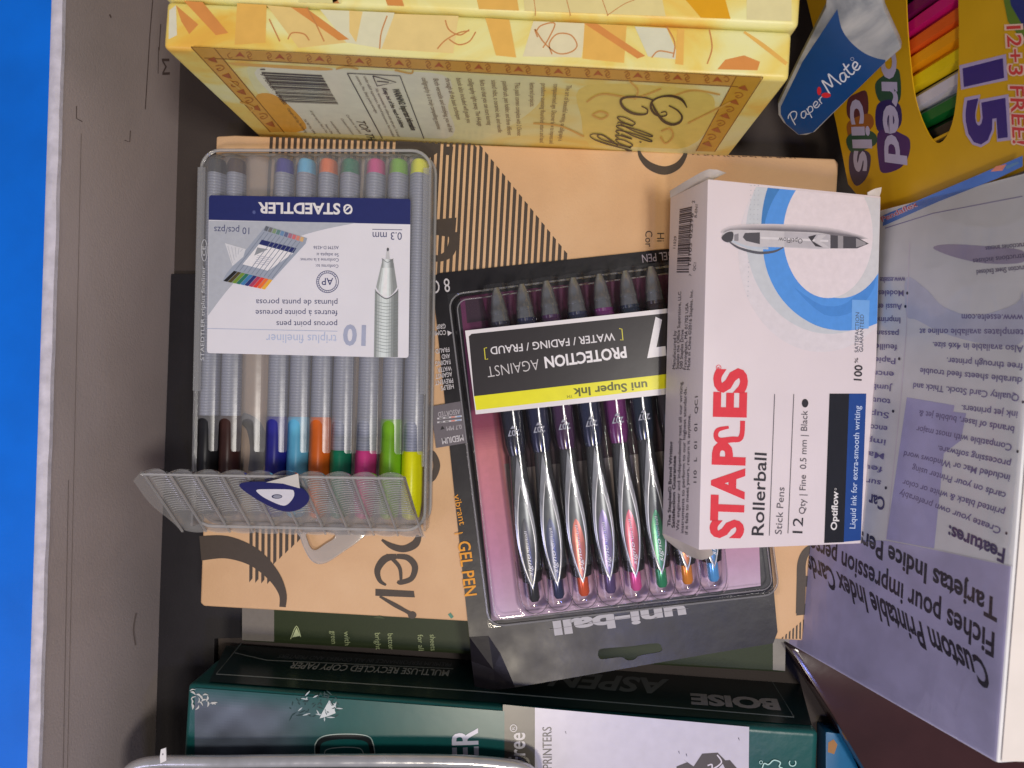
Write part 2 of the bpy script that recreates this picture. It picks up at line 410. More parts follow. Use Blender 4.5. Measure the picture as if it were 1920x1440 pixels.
P.poly([(742, 264), (826, 270), (826, 283), (800, 300), (748, 288)], DK, 2)
P.poly([(814, 412), (856, 408), (853, 446), (814, 440)], DK, 2)
P.stroke([(849, 436, 16), (850, 455, 17), (842, 475, 17), (826, 484, 13), (812, 484, 12)], 15, DK, 2)
P.poly([(832, 275), (850, 275), (848, 292), (832, 290)], DK, 2)
P.poly([(808, 330), (822, 334), (820, 368), (808, 366)], DK, 2)
P.stroke([(1197, 280, 4), (1203, 296, 9), (1220, 312, 14), (1246, 320, 16), (1270, 311, 13), (1284, 292, 8), (1285, 280, 6)], 12, DK, 2)
x = 468.0
while x < 566:
    yb = 1051+(x-518)*(1012-1051)/42 if x > 512 else 1093-(512-x)*0.1
    P.poly([(x, 985), (x+6, 985), (x+5.5, yb-4), (x-0.5, yb+3)], DK, 1); x += 11.2
P.stroke([(376, 1028, 46), (425, 1026, 42), (475, 1044, 34), (512, 1078, 24), (530, 1112, 15), (530, 1138, 12)], 12, DK, 2)
P.stroke([(802, 846, 4), (812, 850, 9), (819, 872, 13), (813, 895, 10), (803, 903, 6)], 10, DK, 2)
P.stroke([(716, 1012, 4), (735, 1024, 11), (757, 1029, 13), (778, 1020, 15), (786, 1004, 10)], 10, DK, 2)      # p
P.stroke([(724, 1040, 5), (738, 1050, 7), (750, 1066, 7), (752, 1092, 5)], 6, DK, 2)                                               # e
P.stroke([(744, 1043, 9), (722, 1048, 14), (708, 1068, 12), (712, 1088, 8), (724, 1097, 4)], 9, DK, 2)
P.stroke([(744, 1043, 9), (765, 1046, 11), (778, 1062, 12), (772, 1084, 10), (752, 1092, 9), (745, 1090, 5)], 9, DK, 2)
P.poly([(704, 1104), (776, 1108), (778, 1120), (704, 1117)], DK, 2)                                                 # r
P.stroke([(712, 1118, 4), (740, 1134, 8), (762, 1146, 7), (772, 1152, 10)], 7, DK, 2); P.poly(ell(773, 1153, 8, 7), DK, 2)
P.stroke([(452, 782, 20), (476, 800, 30), (486, 840, 34), (478, 885, 26)], 24, DK, 2)
P.text('Hi', (1232, 437), (1232, 453), 13, DK); P.text('Cor', (1210, 433), (1210, 463), 13, DK)
P.stroke([(1530, 1022, 10), (1512, 1034, 14), (1503, 1056, 16), (1502, 1090, 17), (1500, 1150, 16)], 14, DK, 2)
P.poly([(1494, 1132), (1512, 1132), (1512, 1152), (1493, 1154)], DK, 2); P.poly([(1505, 1078), (1520, 1082), (1519, 1100), (1504, 1100)], DK, 2)
for i in range(7):
    x = 1466+i*6.6; P.poly([(x, 1196-max(0, i*5.5)), (x+3, 1193-i*5.5), (x+2.4, 1197.5+i*0.2), (x-.6, 1197.5)], DK, 1)
P.text('1', (840, 1152), (846, 1160), 6, L(80, 130, 110)); P.poly([(700, 1158), (712, 1154), (722, 1160)], L(60, 70, 40))
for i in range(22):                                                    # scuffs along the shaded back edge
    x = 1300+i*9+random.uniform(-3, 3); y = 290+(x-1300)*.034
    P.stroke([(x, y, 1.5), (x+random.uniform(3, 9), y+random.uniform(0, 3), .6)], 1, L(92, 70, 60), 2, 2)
P.done('carton_print', kc)

# ------------------------------------------------------------------ paper ream at the bottom
TZ = 14.0; BZ = -39.8
A, B = px(352, 1282, TZ), px(1536, 1372, TZ)
rt = Plane(A, B-A, (0, 0, 1)); rl = (B-A).length
rm = thing('paper_ream', 'teal and white wrapped ream of recycled copy paper along the bottom', 'paper ream', (A+B)/2+Vector((0, -60, BZ-TZ)))
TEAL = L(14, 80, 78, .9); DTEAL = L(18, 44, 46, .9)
g = G(); g.box(rt, 0, rl, -215, 0, BZ-TZ, 0)
bmesh.ops.subdivide_edges(g.bm, edges=g.bm.edges, cuts=5, use_grid_fill=True)
for v in g.bm.verts:
    v.co += Vector((random.uniform(-.25, .25), random.uniform(-.35, .35), random.uniform(-.2, .2)))
g.done('wrapper', principled('teal_wrapper', TEAL, 0.35, 0.5, var=0.14, vscale=40, bump=0.35, bscale=70, bdist=0.0012), rm, bevel=2.6, seg=4)
rf = Plane(A+Vector((0, 0, 0)), B-A, Vector((B-A).cross(Vector((0, 0, 1))))*-1)
if rf.n.y < 0: rf = Plane(A, A-B, Vector((-(B-A).y, (B-A).x, 0)))
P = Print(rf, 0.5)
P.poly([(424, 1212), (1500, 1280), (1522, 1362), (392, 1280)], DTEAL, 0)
FR = L(140, 155, 155, .7)
P.line([(460, 1199), (1442, 1271), (1489, 1347), (890, 1298), (405, 1266), (460, 1199)], 1.8, FR); P.line([(440, 1226), (500, 1240), (850, 1256)], 1.4, FR)
P.text('BOISE', (1457, 1314), (1294, 1303), C=(1464, 1333), col=L(150, 150, 150, .7), bold=0.05)
P.text('ASPEN', (1254, 1277), (1045, 1262), C=(1246, 1303), col=L(110, 118, 118, .7), bold=0.03)
P.text('MULTI-USE RECYCLED COPY PAPER', (843, 1259), (549, 1244), C=(842, 1270), col=L(150, 160, 160, .7), bold=0.015, shear=.15)
P.text('PREMIUM PERFORMANCE IN ALL COPIERS AND PRINTERS', (847, 1245), (525, 1229), C=(846, 1252), col=L(90, 100, 105, .7), shear=.1)
P.done('side_print', rm, INK_GLOSS)
P = Print(rt, 0.5)
P.poly([(1003, 1326), (1404, 1362), (1402, 1600), (1003, 1600)], L(205, 200, 215, .98), 0)
P.poly([(943, 1320), (1003, 1326), (1003, 1600), (940, 1600)], L(66, 62, 56, .6), 0)
rg = random.Random(3)
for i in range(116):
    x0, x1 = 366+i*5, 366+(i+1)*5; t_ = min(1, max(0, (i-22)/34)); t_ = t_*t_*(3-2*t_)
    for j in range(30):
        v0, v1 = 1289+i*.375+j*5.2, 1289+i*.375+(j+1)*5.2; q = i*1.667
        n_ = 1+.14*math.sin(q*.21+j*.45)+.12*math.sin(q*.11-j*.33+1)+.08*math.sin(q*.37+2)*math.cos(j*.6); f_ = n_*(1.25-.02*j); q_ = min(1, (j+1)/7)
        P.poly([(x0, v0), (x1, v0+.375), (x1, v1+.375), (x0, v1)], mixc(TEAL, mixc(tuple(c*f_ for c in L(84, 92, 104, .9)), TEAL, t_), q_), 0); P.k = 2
P.k = 8
P.poly([(605, 1335), (618, 1312), (626, 1322), (632, 1314), (628, 1330), (630, 1336), (615, 1342), (600, 1346)], L(170, 175, 175, .6), 2)
for i in range(60):
    x, y = rg.uniform(545, 640), rg.uniform(1302, 1345)
    a = rg.uniform(0, 6.28); l = rg.uniform(5, 16)
    P.stroke([(x, y, .5), (x+math.cos(a)*l*.5, y+math.sin(a)*l*.4, 2.6), (x+math.cos(a)*l, y+math.sin(a)*l*.8, .4)], 2, L(14, 40, 42, .5) if i % 4 else L(150, 158, 160, .6), 2, 3)
P.stroke([(597, 1420), (597, 1396), (612, 1384), (650, 1380), (685, 1384), (697, 1398), (700, 1430)], 9, L(20, 24, 26, .6), 2)
P.stroke([(592, 1420), (592, 1394), (608, 1379), (650, 1375), (690, 1379), (701, 1396), (705, 1430)], 1.8, L(150, 165, 160, .7), 3)
P.stroke([(610, 1420), (612, 1405), (640, 1400), (675, 1402), (683, 1415)], 1.8, L(150, 165, 160, .7), 3)
P.text('PAPER', (900, 1510), (895, 1364), 47, L(190, 190, 205, .8), bold=.02)
P.text('Acid Free', (985, 1505), (984, 1372), 30, L(190, 186, 190, .85), bold=.015)
P.stroke(ell(963, 1364, 6, 6.5, 20), 1.5, L(190, 186, 190, .85), 3, 1, True); P.text('R', (966, 1367), (966, 1361), 6, L(190, 186, 190, .85))
P.text('PRINTERS', (1035, 1440), (1034, 1362), 17, L(70, 66, 70))
OL = L(72, 66, 62, .7)
P.poly([(1268, 1436), (1288, 1428), (1280, 1422), (1300, 1436), (1316, 1412), (1345, 1410), (1360, 1425), (1338, 1448), (1330, 1500), (1266, 1500)], OL, 1)
P.stroke([(1344, 1414), (1352, 1428), (1336, 1440), (1334, 1432), (1326, 1434)], 2.5, L(215, 208, 220, .9), 3)
P.poly([(1352, 1425), (1368, 1424), (1392, 1452), (1368, 1460)], OL, 1)
for x, y in ((1060, 1370), (1286, 1412), (1384, 1382), (1272, 1407)): P.stroke([(x, y, 1.5), (x+1.5, y+5, .6)], 1, L(60, 60, 80), 3, 2)
P.stroke([(1428, 1440), (1432, 1430), (1440, 1432), (1450, 1424), (1462, 1428), (1460, 1436), (1466, 1440), (1455, 1450)], 2.2, L(170, 205, 200, .8), 3)
P.stroke(ell(1426, 1428, 3, 3, 12), 1, L(170, 205, 200, .8), 3, 1, True); P.text('C', (1492, 1436), (1492, 1425), 14, L(170, 205, 200, .8))
for i in range(16):
    x, y = rg.uniform(355, 400), rg.uniform(1290, 1325); a = rg.uniform(-1, 2)
    P.stroke([(x, y, .5), (x+5*math.cos(a), y+5*math.sin(a), rg.uniform(2, 5)), (x+11*math.cos(a+.4), y+11*math.sin(a+.4), .5)], 2, L(165, 165, 160, .65), 3, 3)
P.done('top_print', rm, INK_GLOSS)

# ------------------------------------------------------------------ metal tin and tag at the lower left
tp = level(TZ+1.0, math.radians(-1.5))
tin = thing('metal_tin', 'silver metal tin with a rounded rim lying on the teal ream', 'tin', px(600, 1500, TZ+1))
CHR = principled('brushed_silver', (0.72, 0.72, 0.74), 0.2, 0.5, .6, var=0.12, vscale=120, bump=0.25, bscale=60, bdist=0.0006, rvar=.1)
z2 = tp
def q2(u, v, h=0): return level(TZ+1+h).wp(u, v)
rim = smooth_path([tuple(q2(*p, 9)) for p in ((236, 1474), (244, 1443), (290, 1429), (400, 1428), (600, 1426), (800, 1426), (920, 1431), (990, 1445), (1005, 1479))], 6)
rim += [tuple(q2(1008, 1700, 9)), tuple(q2(232, 1700, 9))]
g = G(); g.tube(rim, 2.6, 12, True); g.done('rim', CHR, tin)
ins = smooth_path([tuple(q2(*p, 9)) for p in ((250, 1476), (256, 1451), (296, 1440), (400, 1439), (600, 1437), (800, 1437), (915, 1442), (978, 1454), (992, 1479))], 6)
ins += [tuple(q2(995, 1690, 9)), tuple(q2(245, 1690, 9))]
lp = level(TZ+1)
g = G(); g.prism(lp, [(p[0], p[1]) for p in ins], 0, 9.0); g.done('lid', principled('dark_tin_lid', L(40, 42, 46), 0.3, metal=.4, var=.2), tin)
g = G(); pl = level(TZ+14)
hole = [pl.hit(*q) for q in ell(306.5, 1413, 1.4, 2.0, 10)]
g.prism(pl, [pl.hit(*q) for q in ((301, 1418), (303, 1404), (312, 1401), (313, 1425), (302, 1430))], 0, .6, [hole])
tag(g.done('paper_tag', principled('white_tag', WHITE, .6), base=px(307, 1415, TZ+14)), 'tiny white punched tag sticking up by the silver tin', 'tag')

# ------------------------------------------------------------------ dark binder and blue pack at the lower right
pl = level(-16)
g = G(); g.prism(pl, [pl.hit(*q) for q in ((1478, 1214), (1500, 1216), (2150, 1420), (2150, 1700), (1770, 1700), (1560, 1340))], -23.9, 0)
tag(g.done('binder', principled('maroon_vinyl', L(50, 28, 30, .6), 0.18, 0.5, var=0.3, vscale=25, coat=.3, bump=.25, bscale=30, bdist=.001), base=px(1700, 1380, -40), bevel=2), 'dark maroon glossy binder in the shadow below the index card pack', 'binder')
pl = level(-28)
bp_ = thing('blue_packet', 'small blue packet with orange mark between teal ream and maroon binder', 'packet', px(1570, 1440, -40))
g = G(); g.prism(pl, [pl.hit(*q) for q in ((1548, 1372), (1580, 1376), (1760, 1760), (1548, 1760))], -11.8, 0)
g.done('wrapper', principled('blue_wrapper', L(8, 78, 118, .5), .4, var=.2), bp_, bevel=1)
P = Print(pl, 0.05); P.poly([(1553, 1392), (1563, 1386), (1570, 1396), (1564, 1414), (1552, 1410)], L(140, 100, 60, .6)); P.done('wrapper_print', bp_)

# ------------------------------------------------------------------ calligraphy gift box
A, B = px(305, 90, 81), px(1480, 150, 81)
cl = (B-A).length; t = (B-A).normalized()
ct = Plane(A, t, (0, 0, 1))                         # top face
cf = Plane(A, t, Vector((t.y, -t.x, 0)))            # front face
YW = wash('yellow_watercolour', [(0.22, L(246, 234, 184, .92)), (0.45, L(248, 230, 158, .92)), (0.57, L(245, 212, 112, .92)), (0.68, L(240, 188, 80, .92)), (0.85, L(228, 164, 72, .92))], 16, 0.36, (1, 1.5, 1.5), 1.2)
cb = thing('calligraphy_box', 'tall yellow watercolour gift box standing along the top of the photo', 'gift box', A+t*(cl/2)+Vector((0, 15, -121)))
g = G(); g.box(ct, 0, cl, 0, 17.0, -120.8, 0); body = g.done('box_body', YW, cb, bevel=2.2, seg=4)
g = G(); g.box(ct, -1.2, cl+1.8, 17.6, 46, -120.8, 1.6); g.done('lid', YW, cb, bevel=2.6, seg=4)
P = Print(ct, 0.03)
TP = [(318, 0), (1478, 58), (1472, 140), (316, 82)]
O1 = L(236, 186, 92, .95); O2 = L(222, 148, 76, .95); O3 = L(236, 206, 130, .95); PAL = L(226, 222, 196, .95)
P.poly([(317, 20), (330, 10), (332, 66), (316, 74)], PAL, 1, TP)
P.poly([(330, 10), (372, 46), (355, 64), (340, 40)], O2, 1, TP); P.poly([(345, 2), (380, 4), (428, 62), (405, 66)], O2, 2, TP)
P.poly([(445, 0), (500, 8), (498, 80), (440, 84)], O1, 1, TP); P.poly([(500, 10), (560, 15), (650, 80), (560, 90)], O3, 1, TP)
P.poly([(546, 14), (575, 16), (655, 74), (635, 76)], O2, 2, TP)
P.poly([(600, 18), (740, 24), (720, 92), (650, 80)], L(228, 224, 186, .95), 1, TP); P.poly([(655, 20), (680, 22), (668, 80), (655, 60)], O3, 2, TP)
P.poly([(740, 26), (860, 30), (850, 100), (715, 92)], L(240, 212, 140, .95), 1, TP)
P.poly([(910, 34), (955, 37), (968, 108), (930, 104)], O1, 2, TP); P.poly([(1000, 40), (1100, 44), (1090, 108), (980, 106)], L(232, 222, 180, .95), 1, TP)
P.poly([(1096, 44), (1175, 48), (1170, 118), (1092, 110)], O1, 1, TP); P.poly([(1095, 44), (1120, 45), (1210, 105), (1195, 110)], O2, 2, TP)
P.poly([(1190, 50), (1250, 53), (1275, 112), (1215, 106)], L(222, 220, 190, .95), 1, TP); P.poly([(1270, 55), (1283, 55), (1281, 122), (1266, 120)], O1, 2, TP)
P.poly([(1345, 130), (1360, 112), (1395, 104), (1425, 116), (1420, 132)], O2, 2, TP); P.stroke([(1395, 60, 4), (1430, 85, 8), (1475, 120, 7)], 6, O1, 2)
SW = L(206, 140, 80, .95)
for st in (((1005, 60), (1015, 48), (1040, 44), (1030, 70), (1018, 90)), ((1008, 70), (1003, 55), (1020, 80), (1045, 100), (1070, 98), (1082, 85), (1070, 66), (1045, 64), (1030, 82), (1035, 102)),
           ((842, 74), (860, 84), (880, 78), (892, 60)), ((575, 14), (590, 40), (608, 78)), ((505, 36), (525, 78)), ((540, 74), (548, 62), (570, 64), (580, 76)), ((712, 92), (715, 62), (726, 30)),
           ((835, 38), (842, 56), (862, 66), (880, 56)), ((820, 92), (835, 76), (860, 62), (880, 58)), ((1250, 50), (1265, 80), (1262, 108)), ((1330, 56), (1335, 90), (1326, 120)), ((1222, 108), (1235, 96), (1262, 100))):
    P.stroke(st, 2.4, SW, 3)
P.done('top_print', cb, INK_GLOSS)
lt = Plane(ct.pt(0, 17.6, 1.6), t, (0, 0, 1)); P = Print(lt, 0.03)
TL_ = [(318, -60), (1484, -60), (1484, 40), (318, -6)]
P.poly([(560, -60), (640, -60), (640, 20), (560, 10)], L(232, 222, 150, .95), 1, TL_); P.poly([(620, -20), (640, 12), (610, 14), (690, -30)], SW, 2, TL_)
P.poly([(880, -60), (960, -60), (975, 30), (900, 25)], O1, 1, TL_); P.poly([(975, -60), (1230, -60), (1250, 40), (985, 30)], L(234, 218, 150, .95), 1, TL_)
P.poly([(1230, -60), (1290, -60), (1360, 0), (1372, 44), (1320, 40), (1290, 5)], L(230, 168, 30, .95), 2, TL_); P.poly([(1400, -60), (1484, -60), (1484, 40), (1400, 40)], L(232, 222, 164, .95), 1, TL_)
P.poly([(700, -60), (735, -60), (760, 18), (730, 18)], O2, 1, TL_)
for st in (((995, -40), (1003, 12), (1004, 30)), ((1126, -10), (1140, 30)), ((1140, 28), (1170, 8), (1190, 0)), ((1060, -10), (1070, 30))): P.stroke(st, 1.4, SW, 3)
P.done('lid_print', cb, INK_GLOSS)
P = Print(cf, 0.03)
FP = [(330, 112), (1462, 168), (1378, 284), (477, 244)]
CRM = L(248, 232, 196, .85)
P.poly(smooth_path([(470, 118), (640, 122), (850, 135), (1000, 148), (1005, 200), (880, 268), (700, 262), (545, 250), (500, 200)], 5, True), L(248, 230, 170, .88), 0, FP)
P.poly(smooth_path([(482, 128), (640, 130), (830, 140), (840, 200), (830, 262), (560, 250), (520, 190)], 5, True), CRM, 1, FP)
# soft wash of the printed background towards the right
P.poly(smooth_path([(1100, 160), (1300, 168), (1340, 200), (1290, 275), (1120, 278), (1090, 220)], 5, True), L(246, 218, 110, .95), 0, FP)
P.poly(smooth_path([(420, 112), (520, 118), (620, 128), (600, 132), (500, 126), (440, 122)], 4, True), O1, 1, FP)
P.poly(smooth_path([(480, 180), (510, 176), (545, 200), (575, 240), (530, 246), (500, 215)], 4, True), L(238, 176, 66, .95), 2, FP)
BR = L(150, 98, 36, .95); BRL = L(220, 168, 70, .95)
P.poly([(362, 89), (1430, 144), (1386, 161), (384, 107)], BRL, 2); P.poly([(358, 88), (402, 92), (532, 247), (508, 247)], BRL, 2); P.poly([(1380, 143), (1428, 146), (1340, 284), (1306, 283)], L(212, 164, 50, .95), 2)
for a, b in (((358, 87), (1431, 144)), ((383, 108), (1384, 162)), ((358, 87), (507, 247)), ((402, 90), (533, 248)), ((1431, 144), (1340, 284)), ((1381, 142), (1305, 283))): P.line([a, b], 1.5, BR, 4)
OR = L(176, 104, 40, .95)
for i in range(25):
    s_ = (i+1.2)/26; x = 405+(1375-405)*s_; y = 100+(150-100)*s_
    if i % 2 == 0:
        P.poly([(x-9, y+4), (x, y-6), (x+10, y+5), (x, y+2)], L(186, 96, 44, .95), 3)
    P.stroke([(x+12, y-3), (x+17, y-6), (x+22, y), (x+17, y+4), (x+14, y+1)], 1.3, OR, 3, 4); P.stroke([(x-14, y+4), (x-19, y+6), (x-23, y), (x-18, y-4)], 1.3, OR, 3, 4)
for (x0, y0, x1, y1) in ((392, 104, 514, 240), (1398, 158, 1322, 276)):
    for i in range(9):
        s_ = (i+.5)/9; x = x0+(x1-x0)*s_; y = y0+(y1-y0)*s_
        if i % 2 == 0: P.poly([(x-10, y-1), (x+3, y-6), (x+9, y+5), (x, y+3)], L(176, 96, 40, .95), 3)
        else: P.stroke([(x-8, y-4), (x+2, y-5), (x+8, y), (x, y+5), (x-6, y+2), (x+1, y)], 1.3, OR, 3, 4)
P.line([(488, 129), (497, 129)], 2, L(90, 80, 70), 4)
def lerp(a, b, t): return (a[0]+(b[0]-a[0])*t, a[1]+(b[1]-a[1])*t)
rg = random.Random(11)
tt = 0.0
bl, br_ = ((490, 134), (532, 193)), ((603, 140), (636, 197))
while tt < 0.98:
    wbar = rg.choice((.012, .02, .03, .05)); 
    P.poly([lerp(*bl, tt), lerp(*br_, tt), lerp(*br_, min(1, tt+wbar)), lerp(*bl, min(1, tt+wbar))], L(74, 66, 62, .9), 3); tt += wbar+rg.choice((.014, .02, .03))
P.text('9 780681 420250', (487, 137), (532, 195), C=(494, 136), col=L(84, 72, 66, .9))
P.line([(651, 136), (750, 141), (795, 259)], 1.5, L(70, 62, 60), 4); P.line([(651, 136), (717, 259)], 1.5, L(70, 62, 60), 4)
P.line([(699, 141), (743, 153), (707, 160), (699, 141)], 1.6, L(60, 52, 50), 4); P.line([(707, 151), (729, 153)], 1.6, L(60, 52, 50), 4)
def vt(txt, A, B, w, col=L(112, 96, 78, .95), bold=0.0, shear=0): P.text(txt, A, B, C=(A[0]+w, A[1]+w*.05), col=col, bold=bold, shear=shear)
vt('WARNING: Important information', (735, 165), (771, 243), 13, L(66, 58, 56), .03); vt('Keep out of the reach of children', (716, 164), (752, 238), 9, L(66, 58, 56), .02)
vt('Not recommended for children under eight years. To be used', (703, 165), (746, 255), 6); vt('under adult supervision. Read all instructions. Not intended', (681, 142), (736, 255), 6); vt('contents. Pins. Sharp points and edges', (666, 141), (704, 211), 6)
vt('TOP THAT', (667, 225), (700, 275), 16, L(74, 64, 58), 0, .2)
for i, (x, y, l, s_) in enumerate(((538, 202, 46, 'Copyright 2005 Top That Publishing'), (568, 222, 28, 'Tide Mill Way, Suffolk'), (580, 206, 42, 'All rights reserved. Made in China'), (608, 232, 18, 'Printed in China'), (618, 226, 24, 'www.topthatpublishing.com'), (638, 221, 30, 'Contents and colours'), (648, 214, 36, 'Conforms to safety'))):
    vt(s_, (x, y), (x+l*.75, y+l), 5)
for s_, a, b in (('The art of beautiful writing, or calligraphy is', (1062, 158), (1047, 263)), ('computerised age. Discover how to impress and', (1038, 156), (1030, 268)), ('produce stunning flourished letters and hand', (1015, 155), (1012, 266)), ('lettered projects.', (993, 154), (994, 199)),
                 ('This pack comes complete with 2 Chinese', (965, 153), (970, 253)), ('paintbrush, pen holder, and three different', (942, 151), (952, 252)), ('sized nibs, a ceramic ink, and needle', (921, 149), (934, 247)), ('felts so that you can start learning', (899, 148), (914, 233)),
                 ('calligraphy right away. The 64-page', (877, 146), (897, 235)), ('book also included will guide you', (855, 145), (876, 229)), ('through all the basic techniques', (834, 145), (857, 223)), ('Both versatile and satisfying, you will find', (812, 146), (842, 246)), ('calligraphy is a truly compelling pastime', (790, 144), (820, 241))):
    vt(s_, a, b, 10, L(128, 106, 76, .95))
def z3(*pts): return [(840+p[0]*.354, p[1]*.354, *([p[2]*.354] if len(p) > 2 else [])) for p in pts]
CK = L(48, 40, 30, .9)
P.stroke(z3((1266, 566, 5), (1240, 525, 14), (1190, 505, 13), (1130, 508, 9), (1085, 530, 10), (1075, 565, 13), (1095, 598, 12), (1130, 612, 8), (1158, 605, 6), (1152, 588, 6), (1128, 592, 6)), 4, CK, 4)
P.stroke(z3((1080, 540, 8), (1105, 590, 13), (1140, 635, 16), (1185, 655, 14), (1225, 645, 12), (1240, 615, 10), (1215, 580, 8), (1170, 555, 7)), 4, CK, 4)
P.stroke(z3((1085, 525, 7), (1040, 512, 8), (980, 508, 10), (930, 514, 13), (915, 535, 13), (930, 565, 14), (970, 592, 14), (1015, 602, 11), (1052, 598, 8), (1055, 575, 7), (1025, 558, 6)), 4, CK, 4)
P.script('alligraphy', (1158, 214), (1146, 330), 0, 2.1, CK, C=(1224, 231), layer=4)
P.stroke(z3((900, 775, 6), (830, 755, 8), (775, 735, 6), (752, 715, 5), (775, 705, 5), (825, 715, 6), (870, 750, 7)), 3, CK, 4)
SG = L(224, 178, 84, .95)
for st in (((1100, 190), (1130, 175), (1190, 182), (1240, 165)), ((1260, 180), (1300, 168), (1350, 176)), ((1290, 230), (1340, 205), (1370, 190)), ((1110, 215), (1125, 208), (1140, 214), (1128, 222), (1112, 216)), ((1240, 245), (1256, 240), (1262, 255), (1248, 268), (1238, 255)), ((1180, 150), (1196, 168), (1190, 185)), ((1000, 230), (1050, 235), (1095, 255)), ((430, 150), (450, 165)), ((450, 190), (475, 200), (470, 208)), ((630, 128), (650, 124), (672, 128)), ((740, 130), (770, 136), (774, 130))):
    P.stroke(st, 3, SG, 2)
P.done('front_print', cb, INK_GLOSS)

# ------------------------------------------------------------------ index card pack on the right
i1, i2 = px(1475, 1205, -10), px(1870, 1432, 92); i3 = px(1921, 790, 92); i3 = i2+(i3-i2)*1.75
ip = plane3(i1, i2, i3)
ic = thing('index_card_pack', 'large plastic wrapped white and violet pack of index cards at the right', 'card pack', (150, -20, -40))
lowdir = (i1-i2).normalized()
b1 = i1+lowdir*((i1.z+39.5)/-lowdir.z); b2 = b1+(i3-i2)
back = ip.n*-52
g = G(); g.hexa([b1, b1+back, b2+back, b2, i2, i2+back, i3+back, i3])
g.done('pack', principled('violet_white_card', L(180, 177, 188, .46), .35, .5, var=.12, vscale=30, bump=.25, bscale=40, bdist=.001), ic, bevel=1.0)
P = Print(ip, 0.1)
IP = [(1478, 1205), (1868, 1428), (1918, 790), (1916, 300), (1655, 404), (1500, 1000)]
P.poly([(1656, 404), (1745, 366), (1830, 330), (1918, 292), (1918, 312), (1870, 335), (1760, 378), (1656, 424)], L(70, 110, 180, .65), 1)
P.text('Pendaflex', (1655, 416), (1722, 386), 9, L(205, 190, 205, .7), bold=.05); P.text('Pendaflex', (1655, 416), (1722, 386), 9, L(190, 60, 70, .7), layer=4)
P.poly([(1858, 322), (1868, 312), (1888, 308), (1880, 320)], L(220, 130, 110, .7), 2); P.poly([(1885, 312), (1908, 303), (1912, 306), (1888, 318)], L(90, 130, 170, .7), 2)
LB = L(158, 160, 190, .46); MB_ = L(141, 139, 172, .47)
P.poly(smooth_path([(1700, 520), (1740, 545), (1770, 575), (1830, 592), (1905, 570), (1918, 548), (1918, 640), (1850, 645), (1770, 625), (1720, 600), (1700, 590)], 4, True), LB, 1)
P.poly(smooth_path([(1750, 465), (1780, 458), (1850, 462), (1918, 470), (1918, 492), (1850, 494), (1790, 482)], 4, True), L(150, 140, 160, .62), 1)
P.line([(1660, 428), (1750, 400), (1918, 368)], 1.5, L(120, 112, 150, .62), 2); P.line([(1706, 455), (1700, 620), (1690, 745), (1662, 1012)], 1.3, L(196, 188, 212, .62), 2)
P.poly([(1701, 745), (1790, 760), (1788, 772), (1812, 775), (1802, 826), (1770, 850), (1752, 1028), (1662, 1012)], MB_, 1)
P.poly([(1662, 1014), (1752, 1030), (1896, 1062), (1868, 1428), (1480, 1206), (1520, 1010)], L(152, 148, 180, .48), 1)
P.line([(1662, 1012), (1752, 1030), (1900, 1062)], 1.5, L(205, 198, 225, .62), 2)
BT = L(44, 38, 52, .62); ST = L(108, 100, 142, .64)
P.text('Custom Printable Index Cards', (1847, 1240), (1512, 1038), C=(1860, 1296), col=BT, bold=.028)
P.text('Fiches pour impression perso', (1866, 1188), (1520, 1002), C=(1864, 1233), col=BT, bold=.022)
P.text('Tarjetas Indice Perso', (1872, 1126), (1596, 986), C=(1870, 1166), col=BT, bold=.028)
P.text('Features:', (1886, 1030), (1780, 985), C=(1883, 1056), col=L(62, 56, 96, .62), bold=.03)
P.text('Car', (1660, 934), (1630, 926), C=(1659, 957), col=L(70, 64, 100, .62), bold=.03)
def z5(x, y): return (1620+x*.2222, 780+y*.2222)
def z4(x, y): return (1640+x*.2778, 440+y*.2778)
for s_, a, b in (('Create your own preferably', z5(1165, 945), z5(310, 625)), ('printed black & white or color', z5(1195, 790), z5(335, 535)), ('cards on your Printer using', z5(1205, 650), z5(415, 415)), ('included Mac or Windows word', z5(1240, 500), z5(345, 295)), ('processing software.', z5(1245, 380), z5(630, 250)),
                 ('Compatible with most major', z5(1255, 240), z5(450, 85)), ('brands of laser, bubble jet &', z5(1275, 90), z5(470, -50)), ('ink jet printers.', z4(970, 1195), z4(590, 1150)), ('Quality Card Stock. Thick and', z4(980, 1080), z4(265, 1000)), ('durable sheets feed trouble', z4(1000, 965), z4(310, 900)),
                 ('free through printer.', z4(1005, 870), z4(490, 830)), ('Also available in 4x6 size.', z4(1008, 750), z4(395, 725)), ('templates available online at', z4(1010, 640), z4(305, 635)), ('www.esselte.com', z4(1008, 540), z4(590, 537)),
                 ('Instruction Sheet Enclosed', z4(1060, 205), z4(690, 240)), ('Instructions incluses', z4(1050, 125), z4(665, 165)), ('Instrucciones anexas', z4(1070, 50), z4(750, 80))):
    P.text(s_, a, b, 13 if a[1] > 520 else 10, ST if a[1] > 520 else L(92, 84, 110, .62), bold=.012)
for x, y in (z5(1205, 990), z5(1300, 300), (1919, 754), z4(222, 395), z4(210, 485), z4(168, 838), z4(127, 1192), z5(188, 607)): P.poly(ell(x, y, 2.2, 3, 12), BT, 3)
for i, s_ in enumerate(('www.esselte', 'Modeles', 'Aussi en', 'Imprime', 'passant', 'feuilles', 'Papier', 'encre', 'Jumbo', 'toutes', 'Supp', 'encore', 'impr', 'Matt', 'feuil', 'sur le')):
    x = 1698-i*3.0; y = 519+i*25.5
    P.text(s_, (x, y), (x-47, y+1-i*.6), 11, ST, bold=.01)
P.done('front_print', ic, INK_WRAP)
qa, qb, qc, qd = i1+lowdir*4, i2, i3, b2+(i3-b2)*.29
